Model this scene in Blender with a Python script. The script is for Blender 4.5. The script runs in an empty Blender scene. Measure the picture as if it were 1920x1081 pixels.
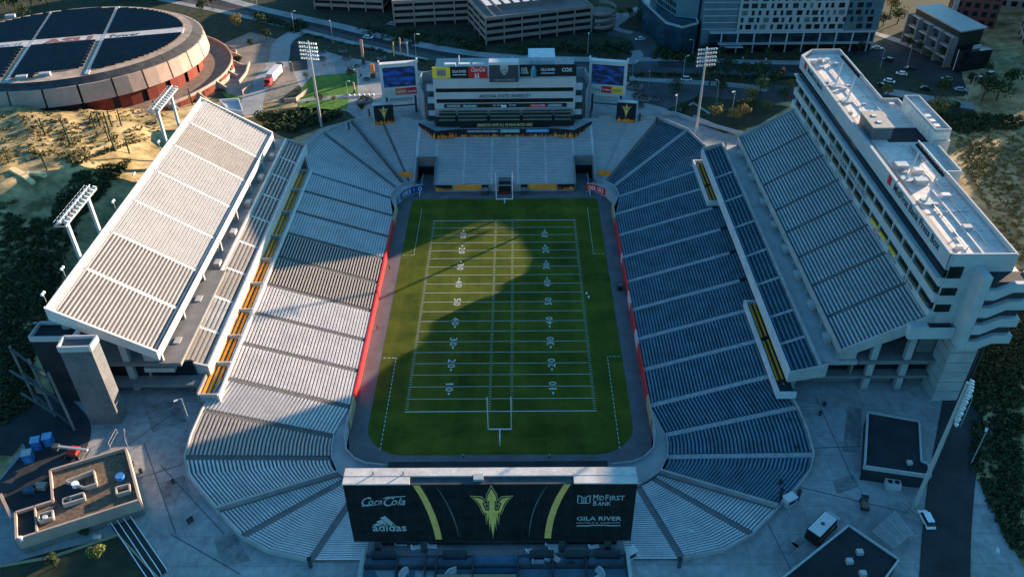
import bpy, math, random
from mathutils import Vector, Matrix
random.seed(7)
S = bpy.context.scene
COL = S.collection
# ---------------------------------------------------------------- camera
PITCH, YAW, ROLL = 0.6384909, -0.0107138, -0.0133210
CAM = Vector((4.935, -196.336, 150.627)); FPX = 1553.71
_f = Vector((math.sin(YAW)*math.cos(PITCH), math.cos(YAW)*math.cos(PITCH), -math.sin(PITCH)))
_r = Vector((math.cos(YAW), -math.sin(YAW), 0)); _u = _r.cross(_f)
R2 = _r*math.cos(ROLL)+_u*math.sin(ROLL); U2 = -_r*math.sin(ROLL)+_u*math.cos(ROLL)
cd = bpy.data.cameras.new('camera'); cam = bpy.data.objects.new('camera', cd); COL.objects.link(cam)
cd.sensor_width = 36; cd.lens = FPX*36/1920; cd.clip_start = 1; cd.clip_end = 5000
m = Matrix.Identity(4)
for i in range(3):
    m[i][0] = R2[i]; m[i][1] = U2[i]; m[i][2] = -_f[i]; m[i][3] = CAM[i]
cam.matrix_world = m; S.camera = cam
# ---------------------------------------------------------------- light
SUN_EL = math.radians(9.5); SUN_AZ = math.atan2(0.625, 0.78)      # direction to the sun, from +x towards +y
w = bpy.data.worlds.new('World'); S.world = w; w.use_nodes = True
nt = w.node_tree; bg = nt.nodes['Background']
sky = nt.nodes.new('ShaderNodeTexSky'); sky.sky_type = 'NISHITA'; sky.sun_disc = False
sky.sun_elevation = SUN_EL; sky.sun_rotation = math.pi/2-SUN_AZ
mul = nt.nodes.new('ShaderNodeMixRGB'); mul.blend_type = 'MULTIPLY'; mul.inputs[0].default_value = 1
mul.inputs[2].default_value = (0.31, 0.84, 1.24, 1)
nt.links.new(sky.outputs[0], mul.inputs[1]); nt.links.new(mul.outputs[0], bg.inputs[0]); bg.inputs[1].default_value = 0.08
sl = bpy.data.lights.new('sun', 'SUN'); sl.energy = 5.0; sl.angle = math.radians(0.5); sl.color = (1, 0.77, 0.56)
so = bpy.data.objects.new('sun', sl); COL.objects.link(so)
sd = Vector((math.cos(SUN_AZ)*math.cos(SUN_EL), math.sin(SUN_AZ)*math.cos(SUN_EL), math.sin(SUN_EL)))
so.rotation_euler = sd.to_track_quat('Z', 'Y').to_euler(); so.location = (0, 0, 200)
S.view_settings.view_transform = 'Standard'; S.view_settings.look = 'None'; S.view_settings.exposure = 2.0
S.view_settings.gamma = 1
# ---------------------------------------------------------------- helpers
def ray(u, v):
    return (_f + R2*((u-960)/FPX) - U2*((v-540.5)/FPX))
def P(u, v, z=10.0):
    d = ray(u, v); t = (z-CAM.z)/d.z; return CAM + d*t
def PY(u, v, y):
    d = ray(u, v); t = (y-CAM.y)/d.y; return CAM + d*t
def ZY(v, y, u=960): return PY(u, v, y).z
def PX(u, v, x):
    d = ray(u, v); t = (x-CAM.x)/d.x; return CAM + d*t
MATS = {}
def mat(name, col, rough=0.7, var=0.12, scale=0.6, metal=0.0, slab=0, col2=None, emit=0.0, bump=0.0, spec=None, stretch=None, fine=None):
    if name in MATS: return MATS[name]
    M_ = bpy.data.materials.new(name); M_.use_nodes = True; n = M_.node_tree; b = n.nodes['Principled BSDF']
    b.inputs['Roughness'].default_value = rough; b.inputs['Metallic'].default_value = metal
    b.inputs['Specular IOR Level'].default_value = spec if spec is not None else (0.12 if rough >= 0.6 else 0.35)
    c2 = col2 or tuple(max(0, c*(1-var*2)) for c in col)
    g = n.nodes.new('ShaderNodeNewGeometry'); no = n.nodes.new('ShaderNodeTexNoise'); no.inputs['Scale'].default_value = scale
    no.inputs['Detail'].default_value = 6; no.inputs['Roughness'].default_value = 0.65
    if stretch:
        mp = n.nodes.new('ShaderNodeMapping'); mp.inputs['Scale'].default_value = stretch
        n.links.new(g.outputs['Position'], mp.inputs[0]); n.links.new(mp.outputs[0], no.inputs['Vector'])
    else: n.links.new(g.outputs['Position'], no.inputs['Vector'])
    r = n.nodes.new('ShaderNodeValToRGB'); r.color_ramp.elements[0].position = 0.35; r.color_ramp.elements[1].position = 0.65
    r.color_ramp.elements[0].color = (*c2, 1); r.color_ramp.elements[1].color = (*col, 1)
    n.links.new(no.outputs[0], r.inputs[0]); out = r.outputs[0]
    if fine:
        n2 = n.nodes.new('ShaderNodeTexNoise'); n2.inputs['Scale'].default_value = fine[0]; n2.inputs['Detail'].default_value = 4
        n.links.new(g.outputs['Position'], n2.inputs['Vector'])
        r2 = n.nodes.new('ShaderNodeMapRange'); r2.inputs[1].default_value = 0.3; r2.inputs[2].default_value = 0.7
        r2.inputs[3].default_value = 1-fine[1]; r2.inputs[4].default_value = 1+fine[1]*0.4
        n.links.new(n2.outputs[0], r2.inputs[0])
        mm = n.nodes.new('ShaderNodeVectorMath'); mm.operation = 'SCALE'; n.links.new(out, mm.inputs[0]); n.links.new(r2.outputs[0], mm.inputs['Scale'])
        out = mm.outputs[0]
    if slab:
        bt = n.nodes.new('ShaderNodeTexBrick'); bt.inputs['Scale'].default_value = 1.0; bt.inputs['Brick Width'].default_value = slab*1.3; bt.inputs['Row Height'].default_value = slab; bt.inputs['Mortar Size'].default_value = 0.09; bt.offset = 0.5
        bt.inputs['Color1'].default_value = (1, 1, 1, 1); bt.inputs['Color2'].default_value = (.90, .90, .91, 1); bt.inputs['Mortar'].default_value = (.72, .72, .72, 1); n.links.new(g.outputs['Position'], bt.inputs['Vector'])
        mx = n.nodes.new('ShaderNodeMixRGB'); mx.blend_type = 'MULTIPLY'; mx.inputs[0].default_value = 1; n.links.new(out, mx.inputs[1]); n.links.new(bt.outputs[0], mx.inputs[2]); out = mx.outputs[0]
    n.links.new(out, b.inputs['Base Color'])
    if emit: n.links.new(out, b.inputs['Emission Color']); b.inputs['Emission Strength'].default_value = emit
    if bump:
        bp = n.nodes.new('ShaderNodeBump'); bp.inputs['Strength'].default_value = bump; bp.inputs['Distance'].default_value = 0.3
        n.links.new(no.outputs[0], bp.inputs['Height']); n.links.new(bp.outputs[0], b.inputs['Normal'])
    MATS[name] = M_; return M_
def tag(o, label=None, cat=None, group=None, kind=None):
    if label: o['label'] = label
    if cat: o['category'] = cat
    if group: o['group'] = group
    if kind: o['kind'] = kind
    return o
def thing(name, label, cat, loc=(0, 0, 0), rz=0.0, group=None):
    o = bpy.data.objects.new(name, None); COL.objects.link(o); o.location = loc; o.rotation_euler = (0, 0, rz)
    o.empty_display_size = 0.5
    return tag(o, label, cat, group)
def wm(o):
    a = Matrix.Translation(o.location) @ o.rotation_euler.to_matrix().to_4x4()
    return (wm(o.parent) @ a) if o.parent else a
class M:
    def __init__(s): s.v = []; s.f = []; s.mi = []; s.k = 0
    def poly(s, pts):
        i = len(s.v); s.v += [tuple(p) for p in pts]; s.f.append(tuple(range(i, i+len(pts)))); s.mi.append(s.k); return s
    def box(s, x0, x1, y0, y1, z0, z1):
        i = len(s.v); s.v += [(x0,y0,z0),(x1,y0,z0),(x1,y1,z0),(x0,y1,z0),(x0,y0,z1),(x1,y0,z1),(x1,y1,z1),(x0,y1,z1)]
        for q in ((0,3,2,1),(4,5,6,7),(0,1,5,4),(1,2,6,5),(2,3,7,6),(3,0,4,7)): s.f.append(tuple(i+a for a in q)); s.mi.append(s.k)
        return s
    def obox(s, c, size, rz=0.0, rx=0.0):
        q = Matrix.Translation(Vector(c)) @ Matrix.Rotation(rz, 4, 'Z') @ Matrix.Rotation(rx, 4, 'X')
        n = M(); a, b, d = size[0]/2, size[1]/2, size[2]/2; n.box(-a, a, -b, b, -d, d); s.add(n, q); return s
    def add(s, n, q=None):
        i = len(s.v)
        s.v += [tuple(q @ Vector(p)) if q else p for p in n.v]; s.f += [tuple(i+a for a in f) for f in n.f]; s.mi += [k+s.k for k in n.mi]; return s
    def prism(s, poly, z0, z1):
        n = len(poly); a = sum(poly[i][0]*poly[(i+1) % n][1]-poly[(i+1) % n][0]*poly[i][1] for i in range(n))
        if a < 0: poly = poly[::-1]
        i = len(s.v); s.v += [(p[0], p[1], z0) for p in poly]+[(p[0], p[1], z1) for p in poly]
        s.f.append(tuple(i+n-1-k for k in range(n))); s.f.append(tuple(i+n+k for k in range(n)))
        for k in range(n): s.f.append((i+k, i+(k+1) % n, i+n+(k+1) % n, i+n+k))
        s.mi += [s.k]*(n+2); return s
    def wall(s, pts, t, z0, z1):          # a wall of thickness t along a polyline; z may be lists
        for k in range(len(pts)-1):
            a = Vector(pts[k][:2]); b = Vector(pts[k+1][:2]); d = b-a
            if d.length < 1e-6: continue
            nn = Vector((-d.y, d.x)).normalized()*t/2
            za = z0[k] if isinstance(z0, (list, tuple)) else z0; zb = z0[k+1] if isinstance(z0, (list, tuple)) else z0
            ta = z1[k] if isinstance(z1, (list, tuple)) else z1; tb = z1[k+1] if isinstance(z1, (list, tuple)) else z1
            q = [a-nn, b-nn, b+nn, a+nn]; i = len(s.v)
            s.v += [(q[0].x,q[0].y,za),(q[1].x,q[1].y,zb),(q[2].x,q[2].y,zb),(q[3].x,q[3].y,za),(q[0].x,q[0].y,ta),(q[1].x,q[1].y,tb),(q[2].x,q[2].y,tb),(q[3].x,q[3].y,ta)]
            for f in ((0,3,2,1),(4,5,6,7),(0,1,5,4),(1,2,6,5),(2,3,7,6),(3,0,4,7)): s.f.append(tuple(i+c for c in f)); s.mi.append(s.k)
        return s
    def cyl(s, p0, p1, r0, r1=None, n=8, caps=True):
        r1 = r0 if r1 is None else r1; p0 = Vector(p0); p1 = Vector(p1); d = (p1-p0).normalized()
        a = d.orthogonal().normalized(); b = d.cross(a); i = len(s.v)
        for p, r in ((p0, r0), (p1, r1)):
            for k in range(n):
                t = 2*math.pi*k/n; s.v.append(tuple(p+a*r*math.cos(t)+b*r*math.sin(t)))
        for k in range(n): s.f.append((i+k, i+(k+1) % n, i+n+(k+1) % n, i+n+k)); s.mi.append(s.k)
        if caps: s.f.append(tuple(i+n-1-k for k in range(n))); s.f.append(tuple(i+n+k for k in range(n))); s.mi += [s.k]*2
        return s
    def ball(s, c, r, n=8, m_=5, sz=1.0):
        i = len(s.v)
        for a in range(m_+1):
            th = math.pi*a/m_
            for k in range(n): s.v.append((c[0]+r*math.sin(th)*math.cos(2*math.pi*k/n), c[1]+r*math.sin(th)*math.sin(2*math.pi*k/n), c[2]+r*sz*math.cos(th)))
        for a in range(m_):
            for k in range(n): s.f.append((i+a*n+k, i+(a+1)*n+k, i+(a+1)*n+(k+1) % n, i+a*n+(k+1) % n)); s.mi.append(s.k)
        return s
    def build(s, name, mats, parent=None, label=None, world=True, smooth=False):
        me = bpy.data.meshes.new(name); vs = s.v; off = None
        if parent is not None:
            if world:
                inv = wm(parent).inverted(); vs = [tuple(inv @ Vector(p)) for p in vs]
        elif vs:
            xs = [p[0] for p in vs]; ys = [p[1] for p in vs]; off = Vector(((min(xs)+max(xs))/2, (min(ys)+max(ys))/2, min(p[2] for p in vs)))
            vs = [tuple(Vector(p)-off) for p in vs]
        me.from_pydata(vs, [], s.f)
        if not isinstance(mats, (list, tuple)): mats = [mats]
        for q in mats: me.materials.append(q)
        for p, k in zip(me.polygons, s.mi): p.material_index = min(k, len(mats)-1); p.use_smooth = smooth
        me.update()
        o = bpy.data.objects.new(name, me); COL.objects.link(o)
        if parent is not None: o.parent = parent
        elif off is not None: o.location = off
        if label: o['label'] = label
        return o
def struct(name, mb, mt): o = mb.build(name, mt); o['kind'] = 'structure'; return o
def copy_tree(o, parent=None):
    c = o.copy(); COL.objects.link(c)
    if parent is not None: c.parent = parent
    for ch in list(o.children): copy_tree(ch, c)
    return c
_TX = {}
def text_mesh(body, bold=0.0):
    k = (body, bold)
    if k in _TX: return _TX[k]
    cu = bpy.data.curves.new('t', 'FONT'); cu.body = body; cu.offset = bold*0.35; cu.resolution_u = 2
    o = bpy.data.objects.new('t', cu); COL.objects.link(o); dg = bpy.context.evaluated_depsgraph_get(); dg.update()
    me = o.evaluated_get(dg).to_mesh(); vs = [tuple(v.co) for v in me.vertices]; fs = [tuple(p.vertices) for p in me.polygons]
    o.evaluated_get(dg).to_mesh_clear(); bpy.data.objects.remove(o); bpy.data.curves.remove(cu)
    x0 = min(v[0] for v in vs); x1 = max(v[0] for v in vs); y0 = min(v[1] for v in vs); y1 = max(v[1] for v in vs)
    vs = [((v[0]-x0)/(x1-x0), (v[1]-y0)/(y1-y0)) for v in vs]
    _TX[k] = (vs, fs); return _TX[k]
def lettering(mb, body, o, r, u, W, H, off=0.05, bold=0.02, slant=0.0):   # text in the plane (o, r, u), W wide, H high
    o = Vector(o); r = Vector(r).normalized(); u = Vector(u).normalized(); n = r.cross(u)
    vs, fs = text_mesh(body, bold); i = len(mb.v)
    mb.v += [tuple(o+r*(a*W+slant*b*H)+u*(b*H)+n*off) for a, b in vs]; mb.f += [tuple(i+k for k in f) for f in fs]; mb.mi += [mb.k]*len(fs)
    return mb
def plate(mb, poly, o, r, u, sx, sy, off=0.04):     # polygon (unit coords) in plane
    o = Vector(o); r = Vector(r).normalized(); u = Vector(u).normalized(); n = r.cross(u)
    return mb.poly([o+r*(a*sx)+u*(b*sy)+n*off for a, b in poly])
# ---------------------------------------------------------------- materials
c_white = mat('painted_white_metal', (0.60, 0.56, 0.53), 0.5, 0.06)
c_alu = mat('bench_aluminium', (0.72, 0.65, 0.60), 0.55, 0.10, 0.2, fine=(2, 0.2))
c_tan = mat('bench_tan', (0.50, 0.42, 0.35), 0.55, 0.10, 0.8, fine=(4, 0.12))
c_conc = mat('concrete', (0.40, 0.385, 0.37), 0.85, 0.12, 0.25, fine=(3, 0.15))
c_conc2 = mat('tread_grey', (0.20, 0.19, 0.185), 0.85, 0.12, 0.3, fine=(3, 0.2))
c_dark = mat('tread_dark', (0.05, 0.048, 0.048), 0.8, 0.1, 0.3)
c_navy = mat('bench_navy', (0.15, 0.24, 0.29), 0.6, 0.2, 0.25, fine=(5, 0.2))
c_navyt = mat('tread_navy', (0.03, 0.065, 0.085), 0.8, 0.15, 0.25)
c_gold = mat('seat_gold', (0.98, 0.36, 0.03), 0.6, 0.1, 1.5)
c_turf = None
c_black = mat('black_vinyl', (0.012, 0.013, 0.014), 0.5, 0.1, spec=0.3)
c_glass = mat('dark_glass', (0.012, 0.018, 0.022), 0.12, 0.3, 0.3)
c_glassb = mat('blue_glass', (0.05, 0.09, 0.12), 0.15, 0.3, 0.15)
c_red = mat('red_vinyl', (0.70, 0.02, 0.02), 0.5, 0.1)
c_yel = mat('yellow_vinyl', (0.95, 0.58, 0.04), 0.5, 0.05)
c_goldp = mat('gold_paint', (0.62, 0.42, 0.12), 0.5, 0.1)
c_print = mat('white_print', (0.75, 0.75, 0.75), 0.6, 0.02)
c_steel = mat('galvanised_steel', (0.45, 0.45, 0.44), 0.45, 0.1, 2, metal=0.3)
c_dsteel = mat('dark_steel', (0.06, 0.065, 0.07), 0.5, 0.2)
c_roof = mat('white_roof', (0.86, 0.71, 0.62), 0.7, 0.12, 0.2, slab=3.5, fine=(1.2, 0.2))
c_roofd = mat('dark_roof', (0.035, 0.036, 0.04), 0.85, 0.2, 0.2)
c_asph = mat('asphalt', (0.055, 0.056, 0.058), 0.9, 0.2, 0.12, fine=(2, 0.2))
c_pave = mat('pavement', (0.40, 0.385, 0.37), 0.9, 0.20, 0.06, slab=7, fine=(0.6, 0.22))
c_flesh = mat('pink_concrete', (0.42, 0.30, 0.24), 0.8, 0.1, 0.3)
c_brick = mat('red_brick', (0.20, 0.045, 0.03), 0.8, 0.15, 1.0)
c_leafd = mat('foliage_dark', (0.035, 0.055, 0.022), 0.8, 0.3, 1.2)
c_leafm = mat('foliage_mid', (0.07, 0.10, 0.03), 0.8, 0.3, 1.2)
c_leafl = mat('foliage_light', (0.20, 0.22, 0.06), 0.8, 0.3, 1.2)
c_leafo = mat('foliage_ochre', (0.30, 0.19, 0.06), 0.8, 0.3, 1.2)
c_bark = mat('bark', (0.10, 0.075, 0.055), 0.9, 0.2, 3)
c_orange = mat('orange_vinyl', (0.95, 0.20, 0.02), 0.5, 0.1, 0.6, col2=(0.95, 0.32, 0.04))
# ================================================================ GROUND
BEYOND = dict()
def T(x, y):
    h = 17*math.exp(-((x+150)/(38 if x > -150 else 95))**2-((y-35)/55)**2)
    h += 7.5*math.exp(-((x+195)/42)**2-((y-92)/17)**2)
    h = max(0, h-0.6)
    k = 130*math.exp(-((x-330)/70)**2-((y-30)/110)**2); h += max(0, k-1.0)
    if h > 0.5: h += min(1, (h-0.5)/4)*(0.9*math.sin(x*.21+1.3*math.sin(y*.13))*math.sin(y*.17+.8)+.5*math.sin(x*.5+y*.31))
    return 10+h
def G(u, v, dz=0.0):            # point where the sight line meets the ground
    d = ray(u, v); t = (60-CAM.z)/d.z
    for _ in range(400):
        p = CAM+d*t
        if p.z <= T(p.x, p.y)+dz: break
        t += 1.0
    for _ in range(12):
        p = CAM+d*t; t += (T(p.x, p.y)+dz-p.z)/d.z*0.8
    return CAM+d*t
NR_ = [(67.4,-46.5,13.3),(70,-56.7,12.5),(70.4,-64,11.9),(70,-70.5,11.5),(67.8,-75.2,11.4),(64,-79.5,11.3),(58.5,-85.1,11.3),(51.7,-91.6,11.2),(45.6,-95,11.2),(36.6,-97.2,11.2)]
OUT = [(-x,y) for x,y,z in NR_]+[(x,y) for x,y,z in NR_[::-1]]+[
       (68.5,58),(72.5,73),(68,88),(59,98),(48,100.5),(36,98.5),(-36,98.5),(-48,100.5),(-59,98),(-68,88),(-72.5,73),(-67.5,58)]
def inpoly(x, y, p):
    c = False; j = len(p)-1
    for i in range(len(p)):
        if (p[i][1] > y) != (p[j][1] > y) and x < (p[j][0]-p[i][0])*(y-p[i][1])/(p[j][1]-p[i][1])+p[i][0]: c = not c
        j = i
    return c
PIT = [(x*0.994, y*0.994) for x, y in OUT]
def radial(poly, a):
    dx, dy = math.cos(a), math.sin(a); best = None
    for i in range(len(poly)):
        x1, y1 = poly[i]; x2, y2 = poly[(i+1) % len(poly)]; ex, ey = x2-x1, y2-y1; den = dx*ey-dy*ex
        if abs(den) < 1e-9: continue
        t = (x1*ey-y1*ex)/den; s = (x1*dy-y1*dx)/den
        if t > 0 and -1e-6 <= s <= 1+1e-6: best = t if best is None else max(best, t)
    return best
def axis(a, b, fine0, fine1, st, big):
    r = []; x = a
    while x < b:
        r.append(x); x += st if fine0 <= x < fine1 else big
    r.append(b); return r
xs = axis(-900, 1100, -260, 420, 4, 40); ys = axis(-300, 1500, -140, 260, 4, 40)
PITS = [(x*0.99, y*0.99) for x, y in OUT]
g = M(); idx = {}
for i, x in enumerate(xs):
    for j, y in enumerate(ys): idx[i, j] = len(g.v); g.v.append((x, y, T(x, y)))
for i in range(len(xs)-1):
    for j in range(len(ys)-1):
        if any(inpoly(a_, b_, PITS) for a_ in (xs[i], xs[i+1]) for b_ in (ys[j], ys[j+1])): continue
        g.f.append((idx[i, j], idx[i+1, j], idx[i+1, j+1], idx[i, j+1])); g.mi.append(0)
m_des = mat('desert_soil', (0.56, 0.39, 0.19), 0.95, 0.2, 0.09, col2=(0.13, 0.105, 0.045), bump=0.5, fine=(0.35, 0.35))
o = g.build('ground', m_des, smooth=True); o['kind'] = 'structure'
PL = [(-112,-140),(101,-140),(104,-60),(113,-35),(100,66),(86,88),(70,106),(48,116),(-40,122),(-64,112),(-74,92),(-84,70),(-84,-35),(-108,-46)]
g = M(); N = 240
for k in range(N):
    a0, a1 = 2*math.pi*k/N, 2*math.pi*(k+1)/N
    p0, p1, q0, q1 = radial(PIT, a0), radial(PIT, a1), radial(PL, a0), radial(PL, a1)
    g.poly([(p0*math.cos(a0), p0*math.sin(a0), 10.05), (q0*math.cos(a0), q0*math.sin(a0), 10.05), (q1*math.cos(a1), q1*math.sin(a1), 10.05), (p1*math.cos(a1), p1*math.sin(a1), 10.05)])
struct('plaza', g, c_pave)
def sheet(name, pix, m_, z=10.06, world=False):
    pts = pix if world else [P(u, v, z)[:2] for u, v in pix]
    n = len(pts); a = sum(pts[i][0]*pts[(i+1) % n][1]-pts[(i+1) % n][0]*pts[i][1] for i in range(n))
    if a < 0: pts = pts[::-1]
    return struct(name, M().poly([(x, y, z) for x, y in pts]), m_)
def ribbon(name, pix, wd, m_, z, step=None):
    pts = [P(u, v, z) for u, v in pix]; g = M(); L = []; 
    sm = []
    for i in range(len(pts)-1):          # Catmull-Rom
        p0 = pts[max(i-1, 0)]; p1 = pts[i]; p2 = pts[i+1]; p3 = pts[min(i+2, len(pts)-1)]
        for k in range(8):
            t = k/8; sm.append(0.5*((2*p1)+(p2-p0)*t+(2*p0-5*p1+4*p2-p3)*t*t+(3*p1-p0-3*p2+p3)*t**3))
    sm.append(pts[-1]); prev = None
    for i, p in enumerate(sm):
        d = (sm[min(i+1, len(sm)-1)]-sm[max(i-1, 0)]).normalized(); n = Vector((-d.y, d.x, 0))*wd/2
        cur = (p-n, p+n)
        if prev: g.poly([prev[0], cur[0], cur[1], prev[1]])
        prev = cur
    return struct(name, g, m_)
# the far side: campus street, light rail, median and pavements
m_dirt = mat('dark_verge', (0.06, 0.06, 0.035), 0.95, 0.3, 0.3, col2=(0.03, 0.035, 0.02))
m_lawn = mat('lawn_grass', (0.10, 0.20, 0.035), 0.9, 0.2, 0.5, col2=(0.055, 0.13, 0.025))
m_light = mat('pale_pavement', (0.34, 0.33, 0.32), 0.9, 0.15, 0.1, fine=(1, 0.12))
m_strip = mat('road_paint', (0.6, 0.6, 0.58), 0.7, 0.05)
c_asph2 = mat('worn_asphalt', (0.10, 0.10, 0.10), 0.9, 0.2, 0.12, fine=(2, 0.2))
struct('city_ground', M().poly([(-420,122,10.03),(700,122,10.03),(700,900,10.03),(-420,900,10.03)]), m_dirt)
sheet('plaza_south', [(540,75),(640,105),(800,135),(1100,140),(1300,175),(1330,190),(1260,235),(1130,225),(790,225),(690,240),(640,225),(560,160),(535,130)], c_pave, 10.08)
sheet('plaza_right', [(1190,150),(1480,160),(1920,200),(1920,250),(1750,205),(1600,190),(1480,190),(1380,205),(1290,215),(1200,190)], c_asph2, 10.084)
ribbon('pavement', [(330,-30),(480,14),(620,45),(740,74),(870,98),(980,108),(1120,112)], 6, m_light, 10.12)
ribbon('road', [(300,-20),(470,22),(620,55),(760,90),(900,113),(1050,121),(1200,123),(1500,130),(1560,140)], 8, c_asph, 10.1)
ribbon('tram_road', [(300,-5),(440,22),(520,40),(640,70),(800,106),(900,120),(1100,128),(1200,131),(1340,135),(1500,142)], 7, c_asph2, 10.11)
ribbon('tram_road', [(300,-1),(440,27),(520,46),(640,76),(800,113)], 4, m_light, 10.12)
ribbon('median', [(520,53),(640,84),(800,117),(1000,128)], 6, m_dirt, 10.13)
ribbon('median', [(1190,140),(1340,144),(1500,149)], 7, m_dirt, 10.13)
ribbon('path', [(1180,147),(1250,151),(1380,160),(1440,168)], 5, m_light, 10.13)
ribbon('path', [(1180,112),(1260,111),(1400,116),(1520,118)], 5, m_light, 10.13)
ribbon('path', [(1190,95),(1196,102),(1190,112),(1180,120)], 5, m_light, 10.14)
ribbon('side_road', [(1210,120),(1212,95),(1200,72),(1165,62),(1140,60)], 11, c_asph2, 10.12)
ribbon('side_road', [(1140,50),(1155,38),(1180,24),(1240,10),(1320,-10)], 9, m_light, 10.13)
ribbon('path', [(1150,34),(1148,45),(1158,55),(1185,62)], 4, m_light, 10.15)
ribbon('crossing_road', [(1210,120),(1212,131)], 12, c_asph2, 10.15)
ribbon('avenue', [(1560,80),(1640,95),(1720,118),(1800,150),(1870,168),(1960,180)], 26, c_asph, 10.12)
ribbon('path', [(1630,60),(1680,75),(1740,100),(1800,128)], 5, m_light, 10.15)
ribbon('path', [(1660,170),(1740,185),(1830,200),(1960,222)], 7, m_light, 10.15)
sheet('dark_apron', [(548,75),(570,85),(578,130),(545,135),(537,95)], c_asph, 10.13)
sheet('lawn', [(565,165),(585,143),(668,135),(671,178),(600,182),(560,200)], m_lawn, 10.12)
sheet('lawn', [(575,190),(655,184),(650,205),(600,210),(560,208)], m_lawn, 10.12)
ribbon('path', [(556,190),(600,184),(660,180),(720,176)], 3, m_light, 10.16)
ribbon('path', [(470,215),(480,170),(520,120),(530,80),(560,60)], 9, m_light, 10.14)
sheet('arena_forecourt', [(400,90),(470,60),(540,80),(550,130),(560,160),(520,190),(470,200),(430,180),(410,150)], mat('tan_paving', (0.30, 0.25, 0.20), 0.9, 0.2, 0.1, fine=(0.6, 0.2)), 10.11)
sheet('lawn', [(415,172),(445,180),(455,185),(430,190)], m_lawn, 10.17)
sheet('verge', [(480,210),(560,200),(650,208),(668,222),(600,240),(540,262),(500,240)], m_dirt, 10.12)
sheet('verge', [(1250,205),(1310,180),(1400,190),(1480,200),(1420,235),(1360,250),(1290,225)], m_dirt, 10.12)
# near side: asphalt round the service buildings
m_blueasph = mat('service_paving', (0.16, 0.16, 0.165), 0.85, 0.25, 0.07, fine=(0.8, 0.2))
ribbon('service_road', [(1815,700),(1800,800),(1785,900),(1775,1000),(1770,1130)], 9, c_asph, 10.12)
ribbon('service_road', [(60,760),(110,820),(60,900),(10,950)], 14, c_asph, 10.10)
g = M()
for a, b in (((1530,745),(1600,900)),((1470,905),(1700,960)),((1440,980),(1490,1081)),((1500,840),(1640,835)),((270,830),(330,1000)),((300,870),(420,1000)),((230,905),(340,870)),((345,760),(230,840)),((320,1000),(450,1075))):
    p, q = P(*a, 10.1), P(*b, 10.1); g.wall([p, q], 0.18, 10.07, 10.09)
struct('paving_joints', g, mat('joint', (0.10, 0.10, 0.10), 0.9))
ribbon('service_road', [(-40, 850), (0, 800), (30, 765), (60, 735)], 16, c_asph, 10.11)
for q_ in ([(1560, 900), (1600, 890), (1612, 912), (1570, 925)], [(1452, 1030), (1476, 1008), (1498, 1022), (1474, 1046)], [(1484, 1018), (1500, 1006), (1512, 1014), (1496, 1027)], [(300, 905), (345, 890), (360, 930), (310, 950)], [(400, 1010), (440, 1000), (470, 1050), (420, 1062)], [(270, 760), (330, 750), (350, 790), (285, 810)], [(1590, 760), (1616, 765), (1612, 850), (1580, 845)]): sheet('paving', q_, mat('patched_concrete', (.27, .26, .25), .9, .25, .2, fine=(1, .3)), 10.075)
sheet('garden_bed', [(0,1081),(0,1060),(100,1032),(225,1003),(300,1110),(0,1130)], m_dirt, 10.1)

# ================================================================ FIELD
apron = M(); q = [(x, y) for x, y in ((-38,-50),(-36,-62),(-28,-68),(28,-68),(36,-62),(38,-50),(38,50),(37,60),(30,80),(-30,80),(-37,60),(-38,50))]
apron.poly([(x, y, 0) for x, y in q]); struct('running_apron', apron, mat('apron_grey', (0.15, 0.145, 0.15), 0.85, 0.15, 0.2, fine=(2, 0.15)))
def rrect(x0, x1, y0, y1, rs):
    pts = []
    for (cx, cy, sx, sy, r, a0) in ((x1, y1, -1, -1, rs[0], 0), (x0, y1, 1, -1, rs[1], 90), (x0, y0, 1, 1, rs[2], 180), (x1, y0, -1, 1, rs[3], 270)):
        for k in range(9):
            a = math.radians(a0+90*k/8); pts.append((cx+sx*r+r*math.cos(a), cy+sy*r+r*math.sin(a)))
    return pts
M_ = bpy.data.materials.new('turf'); M_.use_nodes = True; n = M_.node_tree; b = n.nodes['Principled BSDF']; b.inputs['Roughness'].default_value = 0.9; b.inputs['Specular IOR Level'].default_value = 0.05
ge = n.nodes.new('ShaderNodeNewGeometry'); sx = n.nodes.new('ShaderNodeSeparateXYZ'); n.links.new(ge.outputs['Position'], sx.inputs[0])
mm = n.nodes.new('ShaderNodeMath'); mm.operation = 'PINGPONG'; mm.inputs[1].default_value = 4.572; n.links.new(sx.outputs[0], mm.inputs[0])
m2 = n.nodes.new('ShaderNodeMath'); m2.operation = 'MODULO'; m2.inputs[1].default_value = 9.144
m3 = n.nodes.new('ShaderNodeMath'); m3.operation = 'ADD'; m3.inputs[1].default_value = 91.44; n.links.new(sx.outputs[1], m3.inputs[0]); n.links.new(m3.outputs[0], m2.inputs[0])
m4 = n.nodes.new('ShaderNodeMath'); m4.operation = 'GREATER_THAN'; m4.inputs[1].default_value = 4.572; n.links.new(m2.outputs[0], m4.inputs[0])
m5 = n.nodes.new('ShaderNodeMath'); m5.operation = 'GREATER_THAN'; m5.inputs[1].default_value = 2.3; n.links.new(mm.outputs[0], m5.inputs[0])
no = n.nodes.new('ShaderNodeTexNoise'); no.inputs['Scale'].default_value = 0.06; no.inputs['Detail'].default_value = 12; no.inputs['Roughness'].default_value = .72; n.links.new(ge.outputs['Position'], no.inputs['Vector'])
ad = n.nodes.new('ShaderNodeMath'); ad.operation = 'ADD'; n.links.new(m4.outputs[0], ad.inputs[0]); n.links.new(m5.outputs[0], ad.inputs[1])
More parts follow.
